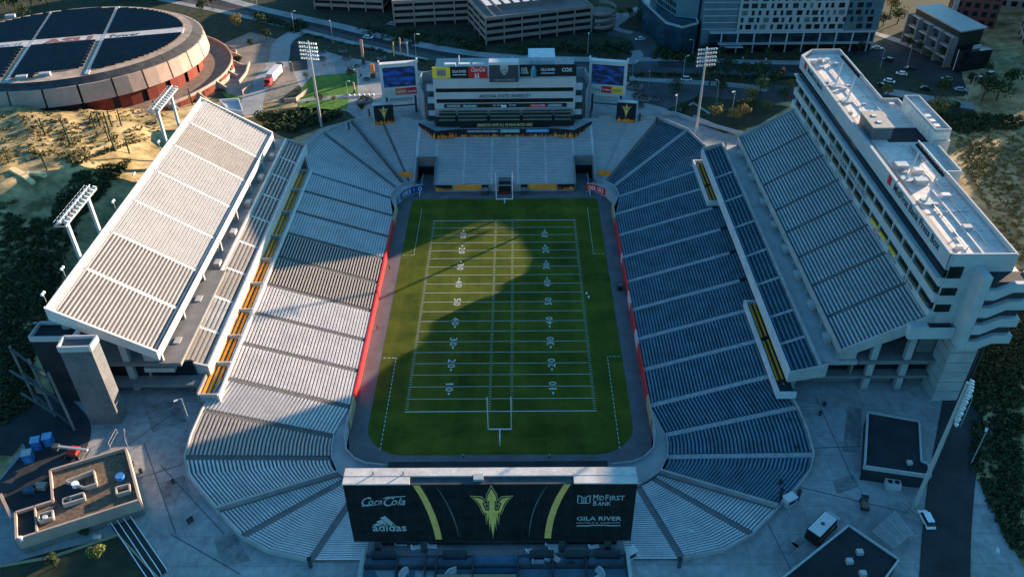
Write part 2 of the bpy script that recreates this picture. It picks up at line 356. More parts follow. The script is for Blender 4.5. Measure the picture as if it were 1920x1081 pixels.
ml = n.nodes.new('ShaderNodeMath'); ml.operation = 'MULTIPLY_ADD'; ml.inputs[1].default_value = 0.045; n.links.new(ad.outputs[0], ml.inputs[0]); n.links.new(no.outputs[0], ml.inputs[2])
rp = n.nodes.new('ShaderNodeValToRGB'); rp.color_ramp.elements[0].position = 0.36; rp.color_ramp.elements[1].position = 0.72
rp.color_ramp.elements[0].color = (0.026, 0.046, 0.007, 1); rp.color_ramp.elements[1].color = (0.105, 0.118, 0.015, 1)
n.links.new(ml.outputs[0], rp.inputs[0]); n.links.new(rp.outputs[0], b.inputs['Base Color']); c_turf = M_
struct('football_field', M().poly([(x, y, 0.02) for x, y in rrect(-33, 33, -60.3, 60.5, (3, 3, 10, 10))]), c_turf)
L = M(); YD = 0.9144; z = 0.03
def line(x0, x1, y0, y1): L.poly([(x0, y0, z), (x1, y0, z), (x1, y1, z), (x0, y1, z)])
for k in range(-10, 11):
    y = k*5*YD; h = 0.12 if abs(k) == 10 else 0.065
    line(-24.4, 24.4, y-h, y+h)
for k in range(-50, 51):
    if k % 5 == 0: continue
    y = k*YD
    for x0, x1 in ((-24.4, -23.6), (23.6, 24.4), (-3.2, -2.5), (2.5, 3.2)): line(x0, x1, y-.06, y+.06)
for s in (-1, 1):
    for t in (-1, 1):
        a, b = (25, 54) if t > 0 else (-58.5, -25)
        y = a
        while y < b: line(s*29-.08, s*29+.08, y, min(y+0.9, b)); y += 1.5
        yy = a if t > 0 else b
        for k in range(3): x = s*(29.3+k*1.2); line(min(x, x+s*.8), max(x, x+s*.8), yy-.08, yy+.08)
o = L.build('field_lines', mat('chalk', (0.55, 0.57, 0.55), 0.8, 0.05)); o['kind'] = 'structure'
L = M()
for k in range(-4, 5):
    num = str(50-abs(k)*10); y = k*10*YD
    for s in (-1, 1):
        r = Vector((0, -s, 0)) ; u = Vector((s, 0, 0)) if True else None
        # digits read from the sideline; the two digits straddle the line
        for i, dgt in enumerate(num):
            oo = Vector((s*13.9, y, 0.035)) + Vector((0, 1, 0))*(-s)*0 
            off = (-1.75 if i == 0 else 0.35)
            # right direction seen from the outside of each half
            rr = Vector((0, s, 0)); uu = Vector((-s, 0, 0))
            lettering(L, dgt, Vector((s*14.6, y, 0.035))+rr*(off+(.5 if dgt == '1' else 0)), rr, uu, .5 if dgt == '1' else 1.4, 2.0, 0.0, 0.0)
        if k:
            dy = 1 if k > 0 else -1; x = s*13.6; ya = y+dy*2.3
            L.poly([(x-.35, ya, 0.035), (x+.35, ya, 0.035), (x, ya+dy*1.0, 0.035)][::dy])
o = L.build('field_numbers', MATS['chalk']); o['kind'] = 'structure'

# ================================================================ SEATING BOWL
bowl = thing('seating_bowl', 'grey concrete lower seating bowl with bench rows wrapped right round the football field', 'stadium stand')
def lerp(a, b, t): return (a[0]+(b[0]-a[0])*t, a[1]+(b[1]-a[1])*t)
def shrink(ps, d):
    ps = [tuple(p[:2]) for p in ps]
    a, b = Vector(ps[0]), Vector(ps[1]); ps[0] = tuple(a+(b-a).normalized()*d)
    a, b = Vector(ps[-1]), Vector(ps[-2]); ps[-1] = tuple(a+(b-a).normalized()*d); return ps
def section(parent, ins, outs, z0, z1, n, mt, mb_, bw=(0.45, 0.95), gap=0.75, name='seating_section', bh=0.42, z0b=None, foot=None):
    t = M(); b = M(); ft = M()
    zo = [(o_[2] if len(o_) > 2 else z1) for o_ in outs]
    ins = shrink(ins, gap) if gap else ins; outs = shrink(outs, gap) if gap else [o_[:2] for o_ in outs]
    def path(s): return [lerp(i, o, s) for i, o in zip(ins, outs)]
    Zr = [z0+(q_-z0)*0 for q_ in zo]; dzs = [(q_-z0)/n for q_ in zo]; dz = (z1-z0)/n
    for k in range(n):
        Z = [z0+d_*k for d_ in dzs]; p = path(k/n); q = path((k+1)/n)
        for i in range(len(p)-1):
            t.poly([(*p[i], Z[i]), (*p[i+1], Z[i+1]), (*q[i+1], Z[i+1]), (*q[i], Z[i])])
            t.poly([(*q[i], Z[i]), (*q[i+1], Z[i+1]), (*q[i+1], Z[i+1]+dzs[i+1]), (*q[i], Z[i]+dzs[i])])
        c = path((k+bw[0])/n); d = path((k+bw[1])/n); th = 0.07; B = [v_+bh for v_ in Z]
        for i in range(len(p)-1):
            b.poly([(*c[i], B[i]), (*c[i+1], B[i+1]), (*d[i+1], B[i+1]), (*d[i], B[i])])
            b.poly([(*c[i], B[i]-th), (*c[i+1], B[i+1]-th), (*c[i+1], B[i+1]), (*c[i], B[i])])
            b.poly([(*d[i], B[i]), (*d[i+1], B[i+1]), (*d[i+1], B[i+1]-th), (*d[i], B[i]-th)])
        for e in (0, -1):
            b.poly([(*c[e], B[e]-th), (*d[e], B[e]-th), (*d[e], B[e]), (*c[e], B[e])][::1 if e == 0 else -1])
    # side skirts
    for e in (0, -1):
        t.poly([(*ins[e], z0), (*outs[e], z0+dzs[e]*(n-1)), (*outs[e], z0-1.5+dzs[e]*(n-1)), (*ins[e], z0-1.5)])
    s = t.build(name, mt, parent)
    b.build('bench_rows', mb_, s)
    return s
def aisle(parent, a, b, w_, z0, z1, n, mt, dz=0.12):
    t = M(); a = Vector(a[:2]); b = Vector(b[:2]); d = b-a; nn = Vector((-d.y, d.x)).normalized()*w_/2; n *= 2
    for k in range(n):
        za = z0+(z1-z0)*k/n+dz; zb = z0+(z1-z0)*(k+1)/n+dz; p = a+d*k/n; q = a+d*(k+1)/n
        t.poly([(*(p-nn), za), (*(q-nn), za), (*(q+nn), za), (*(p+nn), za)][::-1])
        t.poly([(*(q-nn), za), (*(q-nn), zb), (*(q+nn), zb), (*(q+nn), za)])
    return t.build('aisle_stairs', mt, parent)
c_aisle = mat('aisle_pale', (0.40, 0.40, 0.40), 0.8, 0.15, 1.0)
c_aisleg = mat('aisle_grey', (0.15, 0.145, 0.14), 0.8, 0.15, 1.0)
c_lightb = mat('bench_grey_light', (0.66, 0.64, 0.62), 0.5, 0.12, 0.18, fine=(2, 0.2))
c_lightt = mat('tread_light', (0.46, 0.45, 0.44), 0.8, 0.08, 0.3)
Z0, Z1, NR = 2.5, 12.6, 36
YB = [-46.5, -33.2, -20.6, -7.5, 6.3, 19.3, 32, 45, 57.5]
XO = [67, 66.8, 66.8, 66.8, 66.8, 66.8, 66.8, 66.8, 67.5]
for s in (-1, 1):
    for i in range(8):
        y0, y1 = YB[i], YB[i+1]
        if s < 0:
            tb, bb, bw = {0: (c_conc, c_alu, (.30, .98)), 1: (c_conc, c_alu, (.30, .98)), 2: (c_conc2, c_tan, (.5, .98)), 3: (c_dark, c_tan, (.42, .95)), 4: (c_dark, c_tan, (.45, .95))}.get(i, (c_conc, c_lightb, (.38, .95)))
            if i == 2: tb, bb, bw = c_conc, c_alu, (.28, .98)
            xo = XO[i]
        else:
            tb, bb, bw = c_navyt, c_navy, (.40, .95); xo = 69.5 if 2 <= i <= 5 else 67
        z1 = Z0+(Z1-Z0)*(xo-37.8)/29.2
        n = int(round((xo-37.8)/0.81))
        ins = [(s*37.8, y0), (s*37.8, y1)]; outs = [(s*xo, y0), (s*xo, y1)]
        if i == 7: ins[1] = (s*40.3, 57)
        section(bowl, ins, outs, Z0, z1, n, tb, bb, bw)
    for i in range(8):
        aisle(bowl, (s*37.8, YB[i]), (s*67, YB[i]), 1.5 if s > 0 else 1.3, Z0, Z1, NR, c_aisle if s > 0 else c_aisleg)
# corners: lists of rays (inner, outer); 'a' marks an aisle
BC = [((37.8,-46.5),(67,-46.5,12.6),1), ((40.3,-56.5),(69.8,-56.7,11.7),1), ((40.2,-60),(70.2,-64,11.1),0), ((39.6,-63.5),(69.8,-70.5,10.7),1), ((39.3,-65),(67.6,-75.2,10.6),0), ((38.4,-66.7),(63.8,-79.3,10.5),0), ((37,-68.6),(58.3,-84.9,10.5),1),
      ((35.2,-70.2),(51.5,-91.4,10.4),1), ((33.5,-71.5),(45.5,-94.8,10.4),0), ((31.5,-72.5),(36.5,-97,10.4),1), ((24,-72.5),(24,-97,10.4),1)]
TC = [((40.3,57),(67.5,57.5),1), ((39.9,61),(72.5,73),0), ((38.9,64),(68,88),1), ((37.8,65.8),(64,94),0), ((36.4,67),(59,98),1), ((34.6,68),(48,100.5),1), ((32.6,68),(32.6,98.5),0)]
for s in (-1, 1):
    for C_, top in ((BC, 0), (TC, 1)):
        i = 0
        while i < len(C_)-1:
            j = i+1
            while not C_[j][2] and j < len(C_)-1: j += 1
            ins = [(s*r[0][0], r[0][1]) for r in C_[i:j+1]]; outs = [(s*r[1][0],)+tuple(r[1][1:]) for r in C_[i:j+1]]
            light = top and i >= 4
            if light: tb, bb, bw = c_lightt, c_lightb, (.5, .92)
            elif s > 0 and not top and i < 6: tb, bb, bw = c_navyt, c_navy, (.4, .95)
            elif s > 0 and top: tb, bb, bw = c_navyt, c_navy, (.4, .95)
            elif s < 0 and not top and i < 1: tb, bb, bw = c_conc, c_alu, (.3, .98)
            elif s < 0 and not top and i < 3: tb, bb, bw = c_conc2, c_tan, (.40, .95)
            elif not top: tb, bb, bw = c_conc2, c_lightb, (.42, .95)
            else: tb, bb, bw = c_conc, c_lightb, (.35, .95)
            section(bowl, ins, outs, Z0, Z1, 45 if light else NR, tb, bb, bw, gap=0.5 if light else 0.8)
            if i > 0 or top:
                r = C_[i]
                am = c_aisle if (s > 0 and not (not top and i >= 6)) else c_aisleg
                if (not top and i >= 6) or (top and s < 0): am = c_conc2
                aisle(bowl, (s*r[0][0], r[0][1]), (s*r[1][0], r[1][1]), 1.0 if light else 1.5, Z0, r[1][2] if len(r[1]) > 2 else Z1, NR, am)
            i = j
        # raised wall on the big corner aisle
        if not top:
            r = C_[6]; g = M(); a = Vector((s*r[0][0], r[0][1])); b = Vector((s*r[1][0], r[1][1]))
            g.wall([a, b], 0.5, [Z0-1, 9.5], [Z0+1.6, 11.9]); g.build('dividing_wall', c_conc, bowl)
        else:
            r = C_[4]; g = M(); a = Vector((s*r[0][0], r[0][1])); b = Vector((s*r[1][0], r[1][1]))
            g.wall([a, b], 0.35, [Z0-1, Z1-1], [Z0+.9, Z1+.9]); g.build('dividing_wall', c_conc2, bowl)
# end stand at the far side with the two tunnels cut out
def zend(y): return 2.5+(y-66)*(12.6-2.5)/32.0
def endsec(x0, x1, y0, y1, yo=98.5): section(bowl, [(x1, y0), (x0, y0)], [(x1, yo), (x0, yo)], zend(y0), zend(yo), int((yo-y0)/0.72), c_lightt, c_lightb, (.5, .92), gap=0.35)
for s in (-1, 1):
    endsec(*sorted((s*32.6, s*25.4)), 78.5, 98)
ex = [-25.4, -15, -4.8, 4.8, 15, 25.4]
for i in range(5): endsec(ex[i], ex[i+1], 66 if i != 2 else 66, 98)
for x in ex: aisle(bowl, (x, 66), (x, 98), 0.7, 2.5, zend(98), 44, c_lightb, 0.1)
for s in (-1, 1):
    g = M()
    for x in (s*25.4, s*32.5): g.wall([(x, 65.5), (x, 78.6)], 0.3, [0, 0], [3.4, zend(78.6)+1])
    g.wall([(s*25.4, 78.4), (s*32.5, 78.4)], 0.3, 3.6, zend(78.6)+1.0); g.build('tunnel_wall', c_conc2, bowl)
    aisle(bowl, (s*32.75, 68), (s*32.75, 98), 1.0, zend(68), zend(98), 44, c_lightb, 0.1)
    M().box(min(s*25.6, s*32.3), max(s*25.6, s*32.3), 78.6, 90, 0.02, 3.5).build('tunnel_mouth', c_black, bowl)
    g = M(); g.wall([(s*30.6, 62), (s*30.6, 77)], 0.12, 0.0, 1.2); g.build('tunnel_rail', c_print, bowl)
# field walls
g = M()
for s in (-1, 1): g.wall([(s*37.5, -48), (s*37.5, 50)], 0.35, 0, 3.0)
g.wall([(-25, 65.7), (25, 65.7)], 0.35, 0, 2.9)
g.build('field_wall', c_conc, bowl)
for s in (-1, 1):
    g = M(); h = M(); k_ = 0
    segs = [(-43, 42, 0)] if s < 0 else [(-43,-23,0),(-23,-17,1),(-17,-5,0),(-5,1,1),(1,18,0),(18,21,1),(21,42,0)]
    for a, b, w_ in segs:
        g.k = w_; x = s*37.27
        g.poly([(x, a, .15), (x, b, .15), (x, b, 3.0), (x, a, 3.0)][::s*-1 if False else 1]); g.poly([(x, a, 3.02), (x, b, 3.02), (s*37.72, b, 3.02), (s*37.72, a, 3.02)])
    g.build('wall_banner', [c_red, mat('pale_pink_banner', (0.62, 0.45, 0.45), 0.6)], bowl, label='red and white banner along the field wall')
    for a, b in ((-52, -43.2), (42.2, 52)): M().box(*sorted((s*37.2, s*37.75)), a, b, 0.1, 3.03).build('wall_banner', mat('tan_pad', (0.45, 0.34, 0.2), 0.7), bowl, label='tan padding at the end of the field wall')
# corner promenades
PB = [(37.7,-50),(37.5,-57),(36.4,-61.2),(34,-64),(31,-65.5),(26,-66.2)]; PBo = [(37.9,-46.6),(40.2,-56.5),(40.1,-60),(39.5,-63.4),(36.9,-68.5),(31.5,-72.4),(26,-73)]
PT = [(37.7,50),(38,56.5),(36.2,61),(33,64.2),(29.5,65.2)]; PTo = [(37.9,50),(40.2,57),(39.8,61),(38.8,64),(36.3,67),(32.4,68)]
for s in (-1, 1):
    for A, B, tp in ((PB, PBo, 0), (PT, PTo, 1)):
        poly = [(s*x, y) for x, y in A]+[(s*x, y) for x, y in B[::-1]]
        g = M(); n_ = len(poly); ar = sum(poly[i][0]*poly[(i+1) % n_][1]-poly[(i+1) % n_][0]*poly[i][1] for i in range(n_))
        if ar < 0: poly = poly[::-1]
        g.poly([(x, y, 2.45) for x, y in poly]); g.build('promenade', c_conc, bowl)
        g = M(); g.wall([(s*x, y) for x, y in A], 0.3, 0, 3.4); g.wall([(s*x, y) for x, y in B[1:]], 0.25, 2.3, 3.3); g.build('promenade_wall', c_aisle, bowl)
# rim wall, and the outer wall of the bowl down to the ground
g = M(); rim = OUT+[OUT[0]]
for k in range(len(OUT)):
    a, b = rim[k], rim[k+1]
    if g.v and (Vector(g_last)-Vector(a)).length > .01: g.build('rim_wall', c_conc, bowl); g = M()
    if abs(a[1]) > 97 and abs(b[1]) > 97 and abs(a[0]) < 37 and abs(b[0]) < 37: continue
    if a[0] > 0 and b[0] > 0 and -48 < a[1] < 59 and -48 < b[1] < 59: continue
    zr = {(x, y): z for x, y, z in NR_}; z_ = [zr.get((abs(c_[0]), c_[1]), 13.7) for c_ in (a, b)]; g.wall([a, b], 0.3, 9.5, z_); g_last = b
g.build('rim_wall', c_conc, bowl)

# ================================================================ UPPER DECKS
def deck(s, ends, xf, zf, xb, zb, n, mids, golds, label, styles):
    """s=-1 left, +1 right"""
    d = thing('upper_grandstand', label, 'grandstand', (s*90, 5, 10))
    y0, y1 = ends[0], ends[-1]; MX0, MX1, MZ0, MZ1 = (71.4, 77.4, 14.9, 17.9) if s < 0 else (68.6, 74.6, 17.6, 20.3); ZF = 17.6 if s < 0 else 19.5
    for i in range(len(ends)-1):
        tb, bb, bw = styles(i)
        section(d, [(s*xf, ends[i]), (s*xf, ends[i+1])], [(s*xb, ends[i]), (s*xb, ends[i+1])], zf, zb, n, tb, bb, bw, gap=0.55)
    for y in ends[1:-1]: aisle(d, (s*xf, y), (s*xb, y), 1.05, zf, zb, n, c_lightb if s < 0 else c_aisleg, 0.15)
    # sloping slab under the rows, its end walls and the rear walkway
    for y in (y0, y1):
        g = M(); a, b = (y-0.5, y) if y == y0 else (y, y+0.5)
        pts = [(xf-.6, zf-1.6), (xb+1.8, zb-2.2), (xb+1.8, zb+1.4), (xf-.6, zf+1.1)]
        i = len(g.v); g.v += [(s*x, a, z) for x, z in pts]+[(s*x, b, z) for x, z in pts]
        g.f += [(i,i+1,i+2,i+3), (i+7,i+6,i+5,i+4), (i,i+4,i+5,i+1), (i+1,i+5,i+6,i+2), (i+2,i+6,i+7,i+3), (i+3,i+7,i+4,i)]; g.mi += [0]*6; g.build('end_wall', c_conc if s > 0 else c_lightb, d)
    g = M(); g.poly([(s*xf, y0, zf-.35), (s*(xb+1.5), y0, zb-.6), (s*(xb+1.5), y1, zb-.6), (s*xf, y1, zf-.35)])
    g.poly([(s*xf, y0, zf-1.2), (s*(xb+1.5), y0, zb-1.8), (s*(xb+1.5), y1, zb-1.8), (s*xf, y1, zf-1.2)])
    g.build('deck_slab', c_conc2, d)
    g = M(); g.box(*sorted((s*xb, s*(xb+1.7))), y0, y1, zb-0.5, zb+0.05); g.build('rear_walkway', c_white if s < 0 else c_conc2, d)
    if s < 0: M().box(*sorted((s*(xb+1.45), s*(xb+1.7))), y0, y1, zb+0.05, zb+1.3).build('rear_parapet', c_white, d)
    M().box(*sorted((s*(xf-.7), s*(xf-.45))), y0, y1, zf-1.3, zf+0.9).build('front_parapet', c_white if s < 0 else c_conc, d)
    # concourse floor with the two front terraces hung on it
    M().box(*sorted((s*(MX1+.7), s*(xf+4))), y0-.3, y1+(6 if s < 0 else 0), ZF-1.2, ZF).build('concourse_floor', c_conc, d)
    M().box(*sorted((s*(MX0+.6), s*(xb-2))), y0+2, y1-2, 11.0, 11.6).build('lower_floor', c_conc2, d)
    # back wall of the concourse under the deck
    g = M(); g.box(*sorted((s*(xf+3.4), s*(xf+4))), y0+1, y1-1, 12.6, zf+.6); g.build('concourse_wall', mat('concourse_tan', (0.30, 0.22, 0.16), 0.8, 0.2, 0.5) if s < 0 else c_conc2, d)
    k = 0
    for y in [e for e in ends]:
        yy = min(max(y, y0+.8), y1-.8)
        # A-shaped struts under the front edge
        g = M()
        for dy in (-.45,): g.wall([(s*(xf+.2), yy), (s*(xf+3.6), yy)], 0.7, 18.6, [zf-.9, zf+.7])
        g.box(*sorted((s*(xf-1.0), s*(xf-.1))), yy-.35, yy+.35, ZF, zf-.8)
        g.build('strut', c_conc, d)
        g = M(); g.box(*sorted((s*(xf+7), s*(xf+8.6))), yy-.6, yy+.6, 9, zf+3); g.build('column', c_conc, d)
        g = M(); g.box(*sorted((s*(MX0+1.6), s*(MX0+3))), yy-.6, yy+.6, 9, MZ0-1.2); g.build('column', c_conc, d)
        g = M(); g.box(*sorted((s*(xb-1.5), s*xb)), yy-.7, yy+.7, 9, zb-2); g.build('column', c_conc, d)
    # mid terrace
    for i in range(len(mids)-1):
        a, b = mids[i], mids[i+1]
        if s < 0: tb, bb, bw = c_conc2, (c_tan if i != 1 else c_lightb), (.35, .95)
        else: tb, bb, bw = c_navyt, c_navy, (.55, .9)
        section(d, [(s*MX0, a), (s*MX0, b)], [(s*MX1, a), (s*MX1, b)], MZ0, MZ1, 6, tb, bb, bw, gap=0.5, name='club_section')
    for y in mids[1:-1]: aisle(d, (s*MX0, y), (s*MX1, y), 0.95, MZ0, MZ1, 6, c_lightb if s < 0 else c_aisle, 0.15)
    g = M(); g.box(*sorted((s*(MX0-.6), s*(MX0-.1))), mids[0], mids[-1], MZ0-2, MZ0+1.1); g.build('terrace_parapet', c_lightb, d)
    g = M(); g.box(*sorted((s*MX1, s*(MX1+.6))), mids[0], mids[-1], MZ1-2, MZ1+.7); g.build('terrace_rear_wall', c_white if s < 0 else c_conc, d)
    for y in (mids[0], mids[-1]):
        g = M(); a, b = (y-.55, y-.05) if y == mids[0] else (y+.05, y+.55)
        pts = [(MX0-.6, MZ0-1.7), (MX1+1.9, MZ1-2.7), (MX1+1.9, MZ1+.9), (MX0-.6, MZ0+1.3)]; i = len(g.v)
        g.v += [(s*x, a, z) for x, z in pts]+[(s*x, b, z) for x, z in pts]
        g.f += [(i,i+1,i+2,i+3), (i+7,i+6,i+5,i+4), (i,i+4,i+5,i+1), (i+1,i+5,i+6,i+2), (i+2,i+6,i+7,i+3), (i+3,i+7,i+4,i)]; g.mi += [0]*6; g.build('terrace_end_wall', c_conc, d)
    # gold seats in front of the terrace
    for a, b, n_ in golds:
        x0, x1 = (67.2, 71.2) if s < 0 else (66.3, 68.3)
        section(d, [(s*x0, a), (s*x0, b)], [(s*x1, a), (s*x1, b)], (11.4 if s < 0 else 13.2), (13.0 if s < 0 else 14.2), n_, c_conc2 if s < 0 else c_dark, c_gold, (.3, .98) if s < 0 else (.35, .85), gap=0.45, name='gold_section', bh=.5)
    if s < 0:
        M().box(-67.1, -66.6, golds[0][0]-.5, golds[-1][1]+.5, 11.0, 13.4).build('gold_parapet', c_white, d)
        for y in [golds[0][0]]+[q[1] for q in golds]: M().box(-71.6, -67.1, y-.22, y+.22, 11.2, 13.6).build('gold_divider', c_conc, d)
        M().box(-71.9, -71.5, golds[0][0]-.5, golds[-1][1]+.5, 12.0, 14.2).build('gold_rear_wall', c_conc2, d)
    else:
        for a, b in ((-54.5, -18.6), (33.5, 61.5)):
            g = M(); g.box(65.5, 66.1, a, b, 12.4, 14.3); g.box(66.1, 70, a, a+.5, 12.4, 14.3); g.box(66.1, 70, b-.5, b, 12.4, 14.3); g.build('gold_parapet', c_lightb, d)
            M().box(66.1, 70, a+.5, b-.5, 12.5, 13.0).build('gold_floor', c_dark, d)
    return d
def stL(i): return (c_conc, c_white, (.22, .96)) if i >= 2 and i != 5 else (c_conc2, c_alu, (.42, .96)) if i < 2 else (c_conc, c_tan, (.3, .96))
dl = deck(-1, [-48, -31, -14.5, 1.5, 18.5, 34.8, 50.5, 67.5], 81.3, 22, 101, 35, 25,
     [-45.5, -32.5, -19.5, -6.5, 7, 21, 34.5, 47.5, 59.5, 72], [(-53,-41.5,4),(-41.5,-31,4),(-31,-20,4),(-20,-8,4),(-8,4,4),(4,16.5,4),(16.5,30.5,4),(30.5,44.5,4),(44.5,58,4)],
     'white upper grandstand in full sun with gold seat rows at its front', stL)
dr = deck(1, [-49, -36, -23, -10, 2.5, 14.5, 29.5, 45, 62], 80.8, 22, 97.3, 32.4, 21,
     [-52, -41, -30.5, -16.5, -3, 12, 27, 42, 61], [(-50,-34.5,2),(-34,-19.5,2),(34,44,2),(44.5,60,2)],
     'blue grey upper grandstand in shade in front of the long press box building', lambda i: (c_conc2, c_lightb, (.42, .95)))
# dark void under the right hand overhang
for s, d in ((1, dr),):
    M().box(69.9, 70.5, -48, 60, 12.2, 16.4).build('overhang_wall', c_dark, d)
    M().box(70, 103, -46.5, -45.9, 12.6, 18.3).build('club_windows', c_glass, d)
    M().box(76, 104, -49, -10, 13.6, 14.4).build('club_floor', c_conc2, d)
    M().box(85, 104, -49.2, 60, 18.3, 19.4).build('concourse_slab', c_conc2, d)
for (x, a, b, z0, z1) in ((-84, -48, -46, 12.6, 18.3),):
    M().box(-98, -74, -46.6, -46, 12.6, 18.3).build('club_windows', c_glass, dl)
    M().box(-98, -72, -50, -40, 13.0, 13.8).build('club_floor', c_conc2, dl)
    M().box(-98, -76, -48.3, -10, 18.3, 19.3).build('concourse_slab', c_conc2, dl)
# vomitory screens and stair blocks on the concourses
for d, s, ZB2 in ((dl, -1, 17.6), (dr, 1, 19.5)):
    for y in ((-40, -23, -6, 10, 27, 43, 58) if s < 0 else (-42, -29, -16, -3.5, 9, 22, 37.5, 53.5)):
        M().box(*sorted((s*78.6, s*80.2)), y-1.2, y+1.2, ZB2, ZB2+1.9).build('stair_block', c_conc, d)

# ================================================================ PRESS BOX BUILDING (right)
pb = thing('press_box_building', 'long white press box building with rooftop lights behind the right hand upper grandstand', 'building', (105, 8, 10))
X0, YN, YF = 97.7, -49.0, 66.0
ROOF = [(X0, YN), (X0, YF), (102.5, 71), (111.5, 71), (111.5, 31.5), (116, 31.5), (116, 27), (119.6, 27), (119.6, 4), (115.6, 4), (115.6, -12.5), (111.8, -12.5), (111.8, YN)]
ZR = 48.4
g = M(); g.prism([(X0+.8, YN+.3), (X0+.8, YF-.3), (103, 70.6), (111.2, 70.6), (111.2, 31.2), (115.7, 31.2), (115.7, -12.3), (111.5, -12.3), (111.5, YN+.3)], 29, ZR); g.build('core', c_roof, pb)
g = M(); g.wall(ROOF[:4]+ROOF[4:]+[ROOF[0]], 0.35, 45.5, 49.7); g.build('parapet', mat('pale_panel', (0.44, 0.44, 0.44), 0.6, 0.08, 0.3), pb)
c_panel = MATS['pale_panel']
# storeys of the facade towards the field
for z0, z1, nm in ((31.6, 34.2, 'spandrel'), (36.5, 38.7, 'spandrel'), (41.0, 43.3, 'spandrel')):
    M().box(X0-.35, X0+.6, YN, YF, z0, z1).build(nm, c_panel, pb)
M().box(X0-.15, X0+.7, YN, YF-1, 43.4, 46.8).build('glass_band', c_glass, pb)
M().box(X0-.3, X0+.5, YN, YF, 46.8, 49.75).build('fascia', c_panel, pb)
M().box(X0-1.3, X0-.35, YN, YF, 43.0, 43.35).build('ledge', c_panel, pb)
m_suite = mat('suite_seats', (0.15, 0.14, 0.07), 0.7, 0.3, 1.5)
for lv, (z0, z1) in enumerate(((34.2, 36.5), (38.7, 41.0))):
    y = YN+.8; i = 0
    while y < YF-4:
        f = M().box(X0+.1, X0+.5, y, y+6.05, z0+.05, z1-.05).build('suite_opening', c_glass, pb)
        M().box(X0-.35, X0+.05, y+.4, y+5.2, z0+.1, z0+.75).build('seat_row', mat('suite_seats_gold', (0.95, 0.5, 0.03), 0.6) if lv == 0 and 3 <= i <= 5 else m_suite, f)
        M().box(X0-.33, X0+.6, y+6.1, y+6.5, z0, z1).build('pier', c_panel, pb)
        y += 6.55; i += 1
T_ = c_dsteel
def fl(body, y, z, W, H, mt=None, par=pb, bold=0.02, x=None):     # lettering on a facade that faces -x, read from the field
    g = M(); lettering(g, body, Vector((x or X0-.36, y, z)), (0, -1, 0), (0, 0, 1), W, H, 0.04, bold); return g.build('lettering', mt or c_black, par)
fl('SUN DEVIL STADIUM', 27, 36.95, 15.5, 1.5); fl('FRANK KUSH FIELD', 9.5, 36.95, 14.5, 1.5)
fl('MidFirst Bank Press Box', -17.5, 47.3, 27, 1.9, bold=0.04)
fl('MidFirst Bank', 57, 47.5, 15, 1.6, bold=0.04)
for y, z, k in ((-15.3, 47.2, 1.2), (59.2, 47.3, 1.1)): M().box(X0-.45, X0-.28, y-.1, y+1.8, z, z+2.1).build('logo_panel', c_red, pb)
for i, nb in enumerate(('63', '55', '42', '40', '33', '27', '24', '16', '11')):
    y = -37+i*10.5; fl(nb, y+2.6, 32.75, 2.4, 1.25, c_black if nb != '42' else c_red)
    fl('RETIRED', y-.2, 33.0, 2.6, .7)
# end wall, stair tower and pier
g = M(); g.box(X0+.6, 112, YN-.4, YN+.3, 29, 49.6); g.build('end_wall', c_panel, pb)
M().box(98.2, 101.2, YN-.6, YN-.35, 43.6, 46.6).build('end_window', c_glass, pb)
for z0 in (34.3, 38.9): M().box(X0+.4, 101.5, YN-.6, YN-.35, z0, z0+2).build('end_window', c_glass, pb)
g = M(); g.box(93.2, 103.4, -51.5, YN-.4, 28.0, 28.5); g.wall([(93.3, -51.4), (103.4, -51.4)], .25, 28.5, 31.2); g.box(93.2, X0-.4, -51.5, -49.1, 28.5, 31.4); g.build('balcony', c_panel, pb)
M().box(94, 102.8, -50.3, YN-.45, 28.6, 31).build('balcony_opening', c_dark, pb)
st = M(); st.box(103.5, 105.2, -54.2, YN-.4, 26.8, 47); st.build('stair_tower_wall', c_panel, pb)
M().box(105.2, 114.2, -53.2, YN-.4, 28.0, 45.2).build('stair_core', c_dark, pb)
M().box(112.2, 114.2, -49.4, -12.5, 29, 44.5).build('rear_block', c_panel, pb)
for k in range(4):
    zb = 26.8+4.75*k; pts = [(105.2, zb), (107.2, zb), (110.6, zb+2.1), (114.6, zb+2.1), (114.6, zb+4.4), (110.6, zb+4.4), (107.2, zb+2.6), (105.2, zb+2.6)]
    g = M(); i = 0; g.v = [(x, -54.3, z) for x, z in pts]+[(x, -53.2, z) for x, z in pts]; g.f = [tuple(range(7, -1, -1)), tuple(range(8, 16))]+[(j, (j+1) % 8, (j+1) % 8+8, j+8) for j in range(8)]; g.mi = [0]*10
    g.box(114.3, 114.7, -53.2, YN-.4, zb+2.1, zb+4.4); g.build('stair_parapet', c_panel, pb)
g = M(); g.box(103.2, 109.2, -53, YN+2, 9, 27); g.build('pier_shaft', c_conc, pb)
for z in (13, 16, 19, 22, 25): M().box(103.15, 109.25, -53.06, YN+2.06, z, z+.12).build('shaft_joint', c_conc2, pb)
g = M(); g.cyl((110.2, -52, 9), (110.2, -52, 27), .3); g.cyl((111.2, -52, 9), (111.2, -52, 28), .22); g.build('drain_pipes', c_dsteel, pb)
M().box(99.5, 111, -46, 60, 10, 29).build('lower_storeys', c_conc2, pb)
